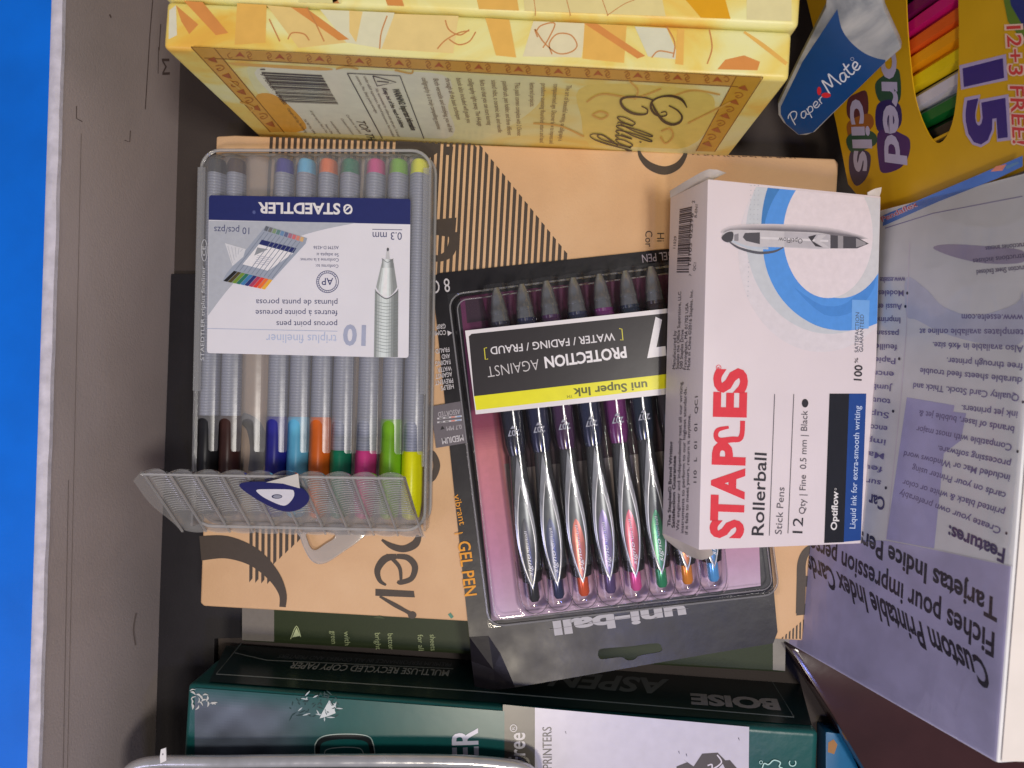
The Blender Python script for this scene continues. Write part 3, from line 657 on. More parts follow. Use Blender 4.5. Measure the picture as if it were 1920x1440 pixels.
FILM = plastic('shrink_wrap', (1, 1, 1), (.85, .85, .9), .02, .3, .6, .12)
g = G(); rows = []
na, nb2 = 130, 190
for i in range(na+1):
    rr_ = []
    for j in range(nb2+1):
        p = (b1.lerp(i2, .28+.715*i/na)).lerp(b2.lerp(i3, .28+.715*i/na), .004+.992*j/nb2)
        q = p*.03; w1 = 1-abs(noise.noise(Vector((q.x*2.2+q.z*1.5, q.y*.9, q.z*2.6))))*2; w2 = 1-abs(noise.noise(Vector((q.y*2.1+4, q.z*1.1+q.y, 3.7))))*2
        rr_.append(p+ip.n*(.35+.22*max(0, w1)**5+.16*max(0, w2)**6+.12*noise.noise(q*1.5+Vector((9, 1, 4)))))
    rows.append(rr_)
g.grid(rows); g.done('plastic_wrap', FILM, ic, weld=False, ang=80, up=ip.n)
tpz = Plane((i2.x, i2.y, 92), i3-i2, (0, 0, 1))
P = Print(tpz, 0.06)
g = G(); g.hexa([i2+Vector((1.2, 1, .05)), i2+Vector((52, 1, .05)), i3+Vector((52, -1, .05)), i3+Vector((1.2, -1, .05)), i2+Vector((1.2, 1, .4)), i2+Vector((52, 1, .4)), i3+Vector((52, -1, .4)), i3+Vector((1.2, -1, .4))])
g.done('top_label', principled('cream_card', L(235, 224, 216, .9), .5, var=.06), ic)

# ------------------------------------------------------------------ colouring pencil box at the top right
pa, pb_ = px(1590, 345, 5), px(1921, 288, 82)
hd = Vector((-7, 31, 0)).normalized()
ud0 = (pb_-pa); pp = plane3(pa, pb_, pa+hd*50)
ud = pp.n.cross(hd); ud = ud if ud.z > 0 else -ud
pc = thing('pencil_box', 'yellow box of colouring pencils with an oval window at top right', 'pencil box', pa+hd*60+Vector((15, 0, -44)))
pq = Plane(pa, hd, pp.n)
sg = 1 if pq.y.z > 0 else -1
def pol(u, v): return pq.hit(u, v)
win = smooth_path([pol(*q) for q in ((1700, -150), (1699, -40), (1700, 30), (1706, 110), (1716, 185), (1735, 240), (1755, 268), (1774, 257), (1789, 215), (1797, 130), (1797, 0), (1790, -90), (1760, -170))], 3, True)
g = G()
g.prism(pq, [pq.hit(1568, 232), pq.hit(1590, 345), pol(1655, 424), pol(1925, 318), (pol(1925, 318)[0]-4, 170*sg), (190, 170*sg), (190, pq.hit(1568, 232)[1])], -0.5, 0, [win])
YEL = principled('yellow_carton', L(222, 172, 22, 1.2), .38, .45, var=.06, bump=.1)
pcb = g.done('front_panel', YEL, pc, smooth=False)
g = G(); g.box(pq, 3, 190, *sorted((3*sg, 170*sg)), -22, -16); g.done('back_panel', principled('dark_inside', L(40, 32, 20), .8), pc)
g = G(); g.box(pq, .2, 1.2, *sorted((3*sg, 170*sg)), -22, -0.6); g.done('side_panel', YEL, pc)
P = Print(pq, 0.03)
NV = L(44, 32, 92, 1.0); PU = L(66, 34, 96, 1.0); GN = L(40, 78, 62, 1.0); LV = L(178, 172, 200, 1.0); MR = L(88, 40, 52, 1.0)
def blobp(pts, col, layer): P.poly(smooth_path(pts, 4, True), col, layer)
def z4p(*pts): return [(1440+x*.2917, y*.2917) for x, y in pts]
blobp(z4p((690, 540), (750, 480), (820, 440), (850, 480), (850, 640), (780, 680), (710, 640)), GN, 1)
blobp(z4p((700, 680), (780, 640), (850, 680), (855, 800), (780, 860), (700, 830)), NV, 1)
blobp(z4p((705, 860), (780, 830), (860, 860), (912, 900), (905, 1000), (850, 1080), (740, 1112), (712, 1040)), PU, 1)
blobp(z4p((515, 640), (570, 600), (635, 590), (640, 740), (560, 780), (510, 740)), MR, 1)
blobp(z4p((520, 780), (640, 730), (680, 770), (660, 830), (540, 890), (510, 850)), L(150, 90, 40, 1.0), 1)
blobp(z4p((510, 880), (600, 830), (690, 860), (690, 930), (560, 980), (515, 950)), GN, 2)
blobp(z4p((530, 980), (600, 960), (660, 1000), (640, 1130), (570, 1195), (525, 1110)), L(60, 50, 84, 1.0), 1)
P.text('ored', (1652, 84), (1661, 304), 40, LV, bold=.03); P.text('cils', (1594, 187), (1604, 322), 34, LV, bold=.03)
P.text('15', (1806, 107), (1818, 275), 72, L(170, 156, 190, 1.0), bold=.08, shear=-.1); P.text('15', (1809, 114), (1820, 270), 67, L(52, 36, 112, 1.0), bold=.05, shear=-.1, layer=4)
P.text('12+3 FREE!', (1886, 46), (1899, 272), 30, L(226, 190, 170, 1.0), bold=.06); P.text('12+3 FREE!', (1888, 49), (1900, 269), 26, L(200, 60, 60, 1.0), bold=.01, layer=4)
P.poly([(1876, -40), (1882, 0), (1890, 40), (1905, 60), (1925, 90), (1925, -40)], L(90, 120, 40, 1.0), 1); P.poly([(1888, -40), (1896, 10), (1925, 60), (1925, -40)], L(24, 40, 110, 1.0), 2)
P.done('front_print', pc, INK_GLOSS)
for nm, c_, u, v in (('magenta', (205, 22, 110), 1704, 46), ('orange', (230, 96, 30), 1704, 82), ('amber', (240, 160, 20), 1706, 114), ('bright yellow', (235, 205, 20), 1711, 150), ('silver white', (205, 200, 205), 1719, 187), ('dark green', (20, 100, 40), 1732, 218), ('black', (28, 26, 24), 1748, 250), ('deep purple', (120, 20, 80), 1704, 12)):
    a, b = pq.hit(u, v)
    g = G(); g.lathe(pq.pt(a, 6*sg, -5.5), pq.pt(a, 168*sg, -5.5), [(0, 3.6), (150, 3.7), (161, 1.0)], 6)
    tag(g.done('colouring_pencil', principled('pencil_'+nm.replace(' ', '_'), L(*c_, 1.0), .3, .5, var=.05), base=pq.pt(a, 6*sg, -9)), nm+' colouring pencil showing in the window of the yellow box', 'pencil', 'pencils in the yellow box')

# ------------------------------------------------------------------ blue and white pack beside the pencil box
e1, e2, e3 = px(1468, 215, 22), px(1548, -30, 84), px(1690, 95, 66)
ep = plane3(e1, e2, e3)
pm = thing('blister_pack', 'small blue and cloudy white pack leaning beside the yellow pencil box', 'blister pack', e1+Vector((12, 5, -62)))
out_ = [(1552, -60), (1548, 14), (1500, 108), (1458, 196), (1459, 216), (1468, 230), (1496, 254), (1512, 254), (1528, 248), (1562, 214), (1612, 164), (1662, 116), (1690, 92), (1686, 80), (1658, 18), (1640, -60)]
g = G(); g.prism(ep, [ep.hit(*q) for q in out_], -3.5, 0)
g.done('cloudy_shell', wash('cloudy_white', [(.3, L(110, 115, 120,.85)), (.5, L(150, 152, 152,.85)), (.7, L(172, 172, 168,.85))], 35, .4, dist=2), pm, bevel=.8)
P = Print(ep, 0.06)
band = smooth_path([(1570, 17), (1577, 50), (1588, 70), (1603, 86), (1622, 100), (1644, 109), (1660, 112)], 3)+[(1660, 116), (1612, 163), (1560, 212), (1524, 248), (1498, 252), (1474, 232), (1464, 214), (1464, 200), (1505, 115)]
P.poly(band, L(2, 62, 116, .85), 1)
P.script('Paper', (1489, 236), (1549, 188), 22, 2.0, L(190, 196, 205,.9)); P.script('Mate', (1556, 176), (1616, 124), 30, 2.8, L(205, 210, 218,.9))
P.poly(ell(1536, 170, 4, 8, 14), L(200, 40, 50,.9), 3); P.poly(ell(1549, 178, 9, 5, 14), L(200, 40, 50,.9), 3)
P.stroke(ell(1598, 110, 3, 3, 12), .8, L(170, 180, 200,.9), 3, 1, True)
P.done('label_print', pm, INK_GLOSS)

# ------------------------------------------------------------------ gel pen card with eight pens
cz = 1.0
c0 = px(1002, 1125, cz); c1 = px(930, 545, cz)
ax = (c1-c0).normalized(); cp = Plane((c0+c1)/2, ax.cross(Vector((0, 0, 1))), (0, 0, 1))
uc = thing('gel_pen_card', 'black hanging card with clear blister of eight gel pens', 'pen pack', px(1130, 860, 0.2))
CARDM = principled('black_gloss_card', L(22, 19, 24, .9), .36, .4, var=.15, vscale=70, bump=.3, bscale=90, bdist=.0005, rvar=.05)
hole = smooth_path([cp.hit(*q) for q in ((1122, 1222), (1130, 1216), (1180, 1212), (1230, 1206), (1240, 1212), (1238, 1222), (1200, 1229), (1190, 1236), (1176, 1238), (1164, 1232), (1130, 1236), (1122, 1231))], 3, True)
main = [(810, 520), (824, 512), (1240, 468), (1400, 452), (1412, 462), (1444, 1030), (1458, 1185), (1450, 1206), (1330, 1226), (966, 1289), (952, 1256), (938, 1225), (916, 1192), (880, 1194)]
g = G(); g.prism(cp, [cp.hit(*q) for q in main], -.45, 0, [hole])
fold = [(880, 1194, cz), (916, 1192, cz), (938, 1225, cz), (952, 1256, cz), (966, 1289, cz), (930, 1294, -3), (905, 1299, -5), (890, 1288, -6), (884, 1240, -4)]
vs = [g.v(px(*q)) for q in fold]; vb = [g.v(px(*q)-Vector((0, 0, .45))) for q in fold]
cen = g.v(px(925, 1255, -1.5)); cenb = g.v(px(925, 1255, -1.95))
for i in range(len(vs)):
    j = (i+1) % len(vs); g.face([vs[i], vs[j], cen]); g.face([vb[j], vb[i], cenb])
    if i > 3: g.face([vs[j], vs[i], vb[i], vb[j]])
g.done('backing_card', CARDM, uc, smooth=False)
P = Print(cp, 0.03)
GI = [(862, 556), (1404, 496), (1426, 1098), (922, 1164)]
stops = [(0, L(92, 28, 74)), (.25, L(112, 30, 86)), (.40, L(140, 52, 80)), (.48, L(210, 126, 132)), (.64, L(204, 128, 146)), (.80, L(196, 134, 166)), (.92, L(200, 160, 190)), (1.01, L(210, 186, 212))]  # printed pink; the paler lower stops also hold painted blister glare
nb = 130
for i in range(nb):
    t0, t1 = i/nb, (i+1)/nb
    for a, b in zip(stops, stops[1:]):
        if a[0] <= t0 < b[0]: col = mixc(a[1], b[1], (t0-a[0])/(b[0]-a[0]))
    P.poly([lerp(GI[0], GI[3], t0), lerp(GI[1], GI[2], t0), lerp(GI[1], GI[2], t1), lerp(GI[0], GI[3], t1)], col, 0)
P.poly([(945, 870), (1250, 835), (1260, 1000), (966, 1040)], L(175, 160, 158), 1)
P.poly([(945, 770), (1330, 720), (1334, 835), (955, 880)], L(58, 22, 40), 1)
P.poly([(872, 562), (905, 560), (915, 600), (876, 606)], L(46, 12, 40), 1)
wt = L(200, 196, 200)
P.text('8 GEL PENS', (842, 521), (640, 548), 22, wt) if False else P.text('8 C', (842, 522), (808, 526), 25, wt)
P.text('8 VIBRANT COLORS | GEL PEN', (1550, 440), (1202, 482), 15, L(150, 140, 150)) if False else P.text('GEL PEN', (1262, 471), (1203, 478), 15, L(165, 155, 165))
for s_, a, b in (('GRIP', (835, 607), (818, 609)), ('COMFORT', (836, 619), (796, 622)), ('FRAUD', (842, 651), (816, 655)), ('AND', (843, 663), (828, 665)), ('FADING', (844, 674), (816, 678)), ('WATER', (846, 686), (820, 690)), ('AGAINST', (847, 697), (816, 702)), ('PREVENT', (849, 709), (815, 714)), ('HELPS', (850, 720), (826, 724))): P.text(s_, a, b, 8.5, wt, bold=.01)
P.poly([(839, 620), (848, 624), (840, 630)], wt, 3)
P.poly([(808, 762), (866, 752), (877, 830), (818, 840)], L(104, 98, 104), 2)
P.text('ASSORTED', (862, 767), (821, 773), 9, L(185, 180, 185)); P.text('0.7 MM', (865, 796), (837, 800), 8, L(185, 180, 185)); P.text('MEDIUM', (868, 815), (828, 822), 11, L(200, 196, 200), bold=.015)
P.poly([(826, 806), (834, 804), (829, 798)], BLACK, 3)
for k, yy in enumerate((781, 788)):
    P.line([(820, yy+4), (866, yy-1)], 3.0, wt, 3)
    for j, c_ in enumerate(((30, 30, 30), (90, 90, 90), (220, 90, 50), (120, 160, 210))): P.line([(824+j*11, yy+3.6-j*1.15), (831+j*11, yy+2.8-j*1.15)], 1.6, L(*c_), 4)
OG = L(222, 150, 40)
P.text('vibrant', (851, 928), (862, 985), 12, OG); P.line([(852, 1001), (868, 998)], 1.5, OG); P.text('GEL PEN', (859, 1016), (872, 1118), 22, OG, bold=.015)
P.line([(866, 1000), (853, 1003)], .6, OG)
P.text('uni-ball', (1284, 1134), (1036, 1166), C=(1288, 1158), col=L(175, 172, 178), bold=.045)
P.line([(1030, 1180), (1290, 1140)], .8, L(120, 116, 122), 4)
P.done('card_print', uc, INK)
tips = [(930, 540), (978, 533), (1024, 527), (1074, 521), (1123, 514), (1172, 508), (1220, 500), (1268, 494)]
ends = [(1003, 1127), (1049, 1121), (1096, 1116), (1146, 1111), (1194, 1106), (1242, 1100), (1290, 1094), (1339, 1089)]
pz = cz+6.4
axes = [(px(*a, pz), px(*b, pz)) for a, b in zip(tips, ends)]
# clear blister: height field on the card
ring = [cp.hit(*q) for q in ((846, 545), (1410, 483), (1432, 1112), (908, 1184))]
xs = [p[0] for p in ring]; ys = [p[1] for p in ring]
X0, X1, Y0, Y1 = (xs[0]+xs[3])/2, (xs[1]+xs[2])/2, (ys[2]+ys[3])/2, (ys[0]+ys[1])/2
ax2 = [(Vector(((a-cp.o).dot(cp.x), (a-cp.o).dot(cp.y))), Vector(((b-cp.o).dot(cp.x), (b-cp.o).dot(cp.y)))) for a, b in axes]
def sst(x): x = min(max(x, 0), 1); return x*x*(3-2*x)
def bh(x, y):
    cx, cy, hx, hy, r = (X0+X1)/2, (Y0+Y1)/2, (X1-X0)/2, (Y1-Y0)/2, 7
    qx, qy = max(abs(x-cx)-hx+r, 0), max(abs(y-cy)-hy+r, 0)
    sd = r-math.hypot(qx, qy) if (qx or qy) else min(hx-abs(x-cx), hy-abs(y-cy))
    h = 0.25+4.2*sst((sd-0.6)/3.4)
    p = Vector((x, y))
    for a, b in ax2:
        d_ = b-a; l = d_.length; t_ = min(max((p-a).dot(d_)/(l*l), 0), 1)
        q = (p-(a+d_*t_)).length; R = 6.6
        if q < R:
            h = max(h, 4.2+8.4*math.sqrt(max(0, 1-(q/R)**2.6)))
    return h
g = G(); nx, ny = 150, 170
g.grid([[cp.pt(X0+(X1-X0)*i/nx, Y0+(Y1-Y0)*j/ny, bh(X0+(X1-X0)*i/nx, Y0+(Y1-Y0)*j/ny)) for i in range(nx+1)] for j in range(ny+1)])
CLEAR = plastic('clear_blister', (.965, .965, .97), (.8, .8, .82), .015, .2, .9, .05, bump=.12, bscale=120)
bl_ = g.done('blister', CLEAR, uc, weld=False, ang=80, up=(0, 0, 1))
EDGE = plastic('blister_edge', (.95, .94, .95), (.85, .84, .88), .22, .2, 1.0, .08)
g = G()
for ins_, zz, rr in ((.5, .6, .45), (4.2, 4.55, .3)):
    g.tube([tuple(cp.pt(x, y, zz)) for x, y in rrect(X0+ins_, X1-ins_, Y0+ins_, Y1-ins_, 7-ins_*.6)], rr, 8, True)
for a, b in ax2:
    d_ = (b-a).normalized(); n_ = Vector((-d_.y, d_.x)); e_ = b+d_*2.0
    g.tube(smooth_path([tuple(cp.pt(*(e_+d_*q+n_*w_), z_)) for q, w_, z_ in ((-20, 6.5, 4.8), (-10, 6.5, 4.9), (-2, 5.9, 5.0), (2.4, 3.8, 5.2), (3.9, 0, 5.4), (2.4, -3.8, 5.2), (-2, -5.9, 5.0), (-10, -6.5, 4.9), (-20, -6.5, 4.8))], 4), .22, 6)
g.done('blister_edge', EDGE, bl_)
# sleeve label bridging the pens
sl = level(cz+13.2); sl = Plane(cp.o+Vector((0, 0, 13.2)), cp.x, (0, 0, 1))
SL = [(872, 620), (1338, 569), (1358, 728), (892, 777)]
g = G(); g.prism(sl, [sl.hit(*q) for q in SL], -.3, 0)
slo = g.done('sleeve_label', principled('white_sleeve', L(225, 220, 222, .9), .35, .5, var=.04), uc, smooth=False)
P = Print(sl, 0.03)
P.poly([(879, 631), (884, 626), (1338, 578), (1350, 690), (889, 743)], L(44, 40, 42), 1)
P.poly([(889, 743), (1350, 690), (1354, 716), (893, 769)], L(225, 220, 30), 1)
P.text('PROTECTION', (1173, 650), (1020, 670), 20, L(225, 222, 224), bold=.03); P.text('AGAINST', (1009, 673), (912, 688), 20, L(200, 196, 196), bold=-.012)
P.text('WATER / FADING / FRAUD', (1152, 624), (919, 651), 14, L(215, 212, 214), bold=.01)
for xa, ya, s_ in ((1166, 616, -1), (908, 652, 1)): P.line([(xa+5*s_, ya), (xa, ya+1), (xa+2, ya+22), (xa+2+5*s_, ya+21)], 1.6, L(210, 200, 60))
P.text('7', (1243, 599), (1207, 604), C=(1249, 662), col=L(225, 222, 224), bold=.05)
P.text('uni Super Ink', (1213, 715), (1074, 729), 15, L(90, 92, 20), bold=.025); P.text('TM', (1073, 740), (1063, 741), 5, L(90, 92, 20))
P.done('label_print', slo, INK_GLOSS)
DARKP = principled('dark_collar', L(24, 22, 24), .3, .5)
STEEL = principled('dark_steel', (.20, .205, .22), .18, .6, .75, var=.1, vscale=300)
TIPM = principled('tip_steel', (.32, .33, .35), .16, .6, .65, var=.2, vscale=300)
SIL = principled('pen_chrome', (.60, .61, .66), .2, .6, .6, var=.1, vscale=300)
TRIM = principled('bright_trim', (.88, .88, .9), .25, .6, .1, var=.05, vscale=300)
GUN = principled('gunmetal', (.13, .14, .15), .3, .5, .3, var=.1, vscale=300)
pc_ = [('black', (40, 40, 44), (70, 72, 80)), ('blue black', (40, 46, 80), (70, 78, 110)), ('red orange', (205, 82, 44), (200, 110, 96)), ('purple', (84, 66, 110), (130, 116, 165)), ('pink', (215, 80, 150), (205, 100, 120)), ('green', (40, 130, 90), (70, 150, 110)), ('orange', (235, 130, 40), (225, 130, 60)), ('light blue', (80, 150, 210), (90, 150, 200))]
tints = [(26, 28, 46), (24, 28, 60), (60, 28, 66), (26, 32, 62), (100, 30, 96), (22, 34, 52), (40, 26, 30), (26, 34, 60)]
for k, ((nm, bc, lc), (p0, p1)) in enumerate(zip(pc_, axes)):
    t_ = (p1-p0).normalized(); Ln = (p1-p0).length; base = (p0+p1)/2-Vector((0, 0, 5.4))
    pen = thing('gel_pen', f'{nm} gel pen sealed in the clear blister on the black card', 'pen', base, 'gel pens in the blister')
    pl = Plane(p0, t_, (0, 0, 1)); f = Ln/100
    bm_ = principled('barrel_'+nm.replace(' ', '_'), L(*tints[k], .8), .16, .5, var=.1, coat=.5)
    g = G(); g.lathe(p0, p1, [(0, 1.2), (1*f, 1.7), (2.5*f, 2.5), (4.5*f, 3.1), (7*f, 3.65), (7.1*f, 3.75), (8.4*f, 4.0), (8.5*f, 3.7), (11*f, 4.3)], 18); g.done('tip', TIPM, pen)
    g = G(); g.lathe(p0, p1, [(11.05*f, 4.7), (12*f, 4.4), (13*f, 5.0), (38*f, 5.3), (50*f, 4.7), (53.5*f, 3.7)], 18); g.done('barrel', bm_, pen)
    g = G(); g.lathe(p0, p1, [(53.6*f, 3.3), (55*f, 3.6), (66*f, 4.5), (80*f, 5.5), (88*f, 5.2), (90*f, 4.8)], 20); g.done('casing', STEEL, pen)
    g = G(); g.lathe(p0, p1, [(90.1*f, 4.9), (93.5*f, 4.3), (94*f, 3.0)], 16); g.done('collar', DARKP, pen)
    g = G(); g.lathe(p0, p1, [(93.9*f, 2.5), (99*f, 2.5), (100*f, 1.7)], 14); g.done('push_button', principled('button_'+nm.replace(' ', '_'), L(*bc, .75), .2, .5, metal=.3, coat=.4, var=.05), pen)
    # clip: leaf-shaped shell riding on top of the casing
    def wleaf(s_, wmax, pk): return wmax*max(0, math.sin(math.pi*min(1, max(0, s_))**pk))**.8
    def zleaf(a_): return 4.0+2.3*math.sin(math.pi*min(1, max(0, (a_-53)/43)))
    def leaf(a0, a1, wmax, h, name, m_, pk, par, n=28):
        gg = G(); rows = []
        for i in range(n+1):
            s_ = i/n; w_ = max(.05, wleaf(s_, wmax, pk)); a_ = a0+(a1-a0)*s_
            rows.append([pl.pt(a_*f, w_*(j/4-1), zleaf(a_)+h-.045*((j/4-1)*w_)**2*1.3) for j in range(9)])
        gg.grid(rows); return gg.done(name, m_, par)
    clip = leaf(54, 95.5, 4.3, 0, 'clip', SIL, 1.25, pen)
    leaf(62.5, 94.6, 3.4, .16, 'clip_inset', GUN, 1.15, clip)
    leaf(73+k % 3, 93.6, 2.7, .30, 'colour_panel', principled('panel_'+nm.replace(' ', '_'), mixc(L(*lc, .85), (.2, .2, .22), .25), .25, .5, metal=.3, var=.05), .85, clip)
    path = []
    for i in range(29):
        s_ = i/28; a_ = 62.5+32.1*s_; w_ = wleaf(s_, 3.4, 1.15); path.append((a_, w_))
    pts_ = [pl.pt(a_*f, w_, zleaf(a_)+.14-.058*w_*w_) for a_, w_ in path]+[pl.pt(a_*f, -w_, zleaf(a_)+.14-.058*w_*w_) for a_, w_ in path[-2:0:-1]]
    g = G(); g.tube(pts_, .24, 6, True); g.done('clip_trim', TRIM, clip)
    P = Print(Plane(p0+Vector((0, 0, 5.15)), t_, (0, 0, 1)), 0.05); r_ = 0.42+.01*k
    P = Print(Plane(p0+Vector((0, 0, 6.1)), t_, (0, 0, 1)), 0.05)
    def pp_(a, b): q = P.pl.pt(a*f, b); v_ = (q-CAMP); v_ = RM.transposed() @ v_; return (960-F*v_.x/v_.z, 720+F*v_.y/v_.z)
    P.pl.o = p0+Vector((0, 0, 5.45)); P.text('207', pp_(45.5, 2.6), pp_(45.5, -2.6), C=pp_(47.2, 2.6), col=L(170, 172, 190), bold=.02)
    P.poly([pp_(45, 1.2), pp_(44, 0), pp_(45, -1.2)], L(170, 172, 190))
    P.pl.o = p0+Vector((0, 0, 6.75)); P.text('uni-ball', pp_(83, .6), pp_(77, .4), C=pp_(83, -.5), col=L(215, 215, 225)); P.text('signo', pp_(91, .8), pp_(84, .6), C=pp_(91, -.9), col=L(215, 215, 225), shear=.3)
    P.done('pen_lettering', pen)

# ------------------------------------------------------------------ fineliner case and its pens
ca = math.radians(0.8)
kz = 1.2
kp = Plane(px(583, 640, 13), (math.cos(-ca), math.sin(-ca), 0), (0, 0, 1)); kp.o.z = 0
k13 = Plane(Vector((kp.o.x, kp.o.y, 13)), kp.x, (0, 0, 1))
fc = thing('fineliner_case', 'translucent plastic pen case with open flap and white printed label', 'pen case', (kp.o.x, kp.o.y, kz))
def kl(u, v): return k13.hit(u, v)
FROST = plastic('frosted_plastic', (.91, .915, .92), (.82, .82, .84), .14, .35, .5, .2, bump=.1, bscale=200)
FROST2 = plastic('milky_plastic', (.86, .86, .86), (.74, .73, .72), .36, .4, .7, .15, bump=.15, bscale=200)
HW = 52.4; YT = kl(588, 277)[1]; YB = kl(582, 1000)[1]; YS = kl(582, 787)[1]; YG = kl(582, 843)[1]
ptop = [395, 432, 474, 524, 566, 608, 650, 699, 742, 783]
pbot = [377, 419, 462, 508, 549, 591, 632, 680, 727, 769]
pxs = [((kl(a, 300)[0]), (kl(b, 830)[0])) for a, b in zip(ptop, pbot)]
def pxat(i, y):
    y0, y1 = kl(588, 300)[1], kl(582, 830)[1]; return pxs[i][0]+(pxs[i][1]-pxs[i][0])*(y-y0)/(y1-y0)
# back tray with raised side rails
g = G(); g.prism(kp, rrect(-HW, HW, YB+2, YT, 9), kz, kz+.8); g.done('back_tray', FROST, fc)
for sgn in (-1, 1):
    g = G(); a, b = sorted((sgn*HW, sgn*(HW-1.0))); g.box(kp, a, b, YB+2, YT-9, kz+.8, 13)
    a, b = sorted((sgn*(HW+.0), sgn*(HW-3.5))); g.box(kp, a, b, YS+12, YT-9, 12.9, 13.6)
    g.done('side_rail', FROST, fc)
g = G(); g.tube([tuple(kp.pt(x_, y_, 11.2)) for x_, y_ in rrect(-HW+.6, HW-.6, YB+2, YT-.6, 8.5)], .75, 8, True); g.tube([tuple(kp.pt(x_, y_, 2.2)) for x_, y_ in rrect(-HW-.3, HW+.3, YB+2, YT+.3, 9)], .8, 8, True)
g.done('case_edge', FROST2, fc)
# front panel with channels; the lower edge is cut into finger slots
cen = [pxat(i, 0) for i in range(10)]
g = G(); xsn = 420; rows = []
def fz(x):
    dmin = min(abs(x-c) for c in cen); return 11.0+1.5*math.cos(min(dmin/5.2, 1)*math.pi/2)
def ybot(x, y):
    dmin = min(abs(x-pxat(i, YG)) for i in range(10)); r = 2.8
    if dmin < r: return YS-(r-math.sqrt(max(0, r*r-dmin*dmin)))
    if abs(x) > HW-2.5: return YS-20
    w_ = dmin-r; rr = 1.3
    if w_ < .12: return YS-r-(YS-YG-r)*w_/.12
    d2 = max(0, 1.0-w_)
    return YG-1.5+d2*d2*1.6
m = 44
for i in range(xsn+1):
    x = -HW+2*HW*i/xsn; yb = ybot(x, 0); col_ = []
    et = 9-math.sqrt(max(0, 81-max(0, abs(x)-HW+9)**2))
    dmin = min(abs(x-pxat(j, YT)) for j in range(10)); et = max(et, 0.4+1.4*(dmin/5.2)**2)
    for j in range(m+1):
        s_ = (j/m)**1.6; y = YT-et+(yb-(YT-et))*s_; dd = YT-et-y
        edge = min(1, dd/4.0); zz = kz+.9+(fz(x)-kz-.9)*math.sqrt(1-(1-edge)**2)
        side = min(1, (HW-abs(x))/2.2); zz = min(zz, kz+1+(12.5-kz)*math.sqrt(max(0, 1-(1-side)**2)))
        if abs(x) > HW-2.2: zz = max(zz, kz+1)
        col_.append(kp.pt(x, y, zz))
    rows.append(col_)
g.grid(rows); fp = g.done('front_panel', FROST, fc, weld=False, ang=60, up=(0, 0, 1))
# label
LB_ = [kl(392, 366), kl(770, 374), kl(766, 671), kl(388, 662)]
lbp = Plane(Vector((kp.o.x, kp.o.y, 13.3)), kp.x, (0, 0, 1))
def rc(P_, r=6, n=5):
    out = []
    for i in range(4):
        p, a, b = [Vector(q) for q in (P_[i], P_[i-1], P_[(i+1) % 4])]
        pa_, pb2 = p+(a-p).normalized()*r, p+(b-p).normalized()*r
        for j in range(n+1):
            t_ = j/n; out.append(tuple((1-t_)**2*pa_+2*t_*(1-t_)*p+t_*t_*pb2))
    return out
labpx = rc([(392, 366), (770, 373), (766, 671), (388, 662)])
g = G(); g.prism(lbp, [lbp.hit(*q) for q in labpx], -.25, 0)
lab = g.done('label', principled('white_label', L(222, 220, 226, .9), .45, .4, var=.03), fc, smooth=False)
P = Print(lbp, 0.03)
NB = L(34, 42, 98); TX = L(72, 76, 112); GY = L(172, 176, 184)
P.poly(clip_poly(labpx, [(380, 350), (780, 350), (780, 421), (380, 412)]), NB, 1)
def z5l(x, y): return (340+x*.2917, 260+y*.2917)
P.poly(clip_poly([(392, 414), (675, 417)] + smooth_path([(668, 418), (600, 432), (540, 452), (480, 490), (430, 540), (390, 592)], 5), [(391, 413), (770, 420), (766, 671), (388, 662)]), GY, 1)
P.text('STAEDTLER', (638, 382), (484, 380), 19.5, WHITE, bold=.03)
for a0, a1, r in ((200, 420, 7.5), (20, 230, 6.5)): P.stroke(ell(652, 393, r, r*1.15, 10, a0, a1), 3.2, WHITE, 3, 1)
P.stroke([(646, 397, 1.5), (652, 391, 3), (656, 388, 2)], 2, WHITE, 3, 3); P.poly(ell(476.5, 398, 3, 3.5, 14), L(80, 90, 140), 2)
P.text('10 pcs/pzs', z5l(438, 572), z5l(212, 566), 12.5, TX); P.line([z5l(1228, 583), z5l(1420, 586)], 1.2, TX); P.text('0.3 mm', z5l(1418, 603), z5l(1230, 600), 14, TX)
for s_, a, b in (('ASTM D-4236', z5l(1012, 690), z5l(850, 690)), ('Se adapta a:', z5l(1012, 738), z5l(868, 735)), ('Conforme à la norme:', z5l(1012, 770), z5l(764, 768)), ('Conforms to:', z5l(1010, 810), z5l(864, 808))): P.text(s_, a, b, 6, TX)
for s_, a, b in (('plumas de punta porosa', z5l(1004, 1038), z5l(480, 1034)), ('feutres à pointe poreuse', z5l(1004, 1104), z5l(478, 1102)), ('porous point pens', z5l(1002, 1175), z5l(612, 1174))): P.text(s_, a, b, 10.5, TX)
P.line([z5l(165, 1220), z5l(1004, 1238)], 1.2, L(170, 178, 200)); P.text('triplus fineliner', z5l(1000, 1262), z5l(545, 1258), 16, L(176, 186, 210)); P.text('10', z5l(1188, 1204), z5l(1042, 1200), 36, L(160, 166, 188), bold=.03)
c_ = z5l(940, 920)
for r in (20.5, 16.5): P.stroke(ell(c_[0], c_[1], r, r, 36), 1.1, NB, 3, 1, True)
P.text('AP', (c_[0]+10.5, c_[1]-7), (c_[0]-11, c_[1]-7), 13, NB)
for i in range(26):
    a = math.radians(20+i*12.3); P.line([(c_[0]+17.4*math.cos(a), c_[1]+17.4*math.sin(a)), (c_[0]+19.6*math.cos(a), c_[1]+19.6*math.sin(a))], 1.4, L(110, 116, 150), 3)
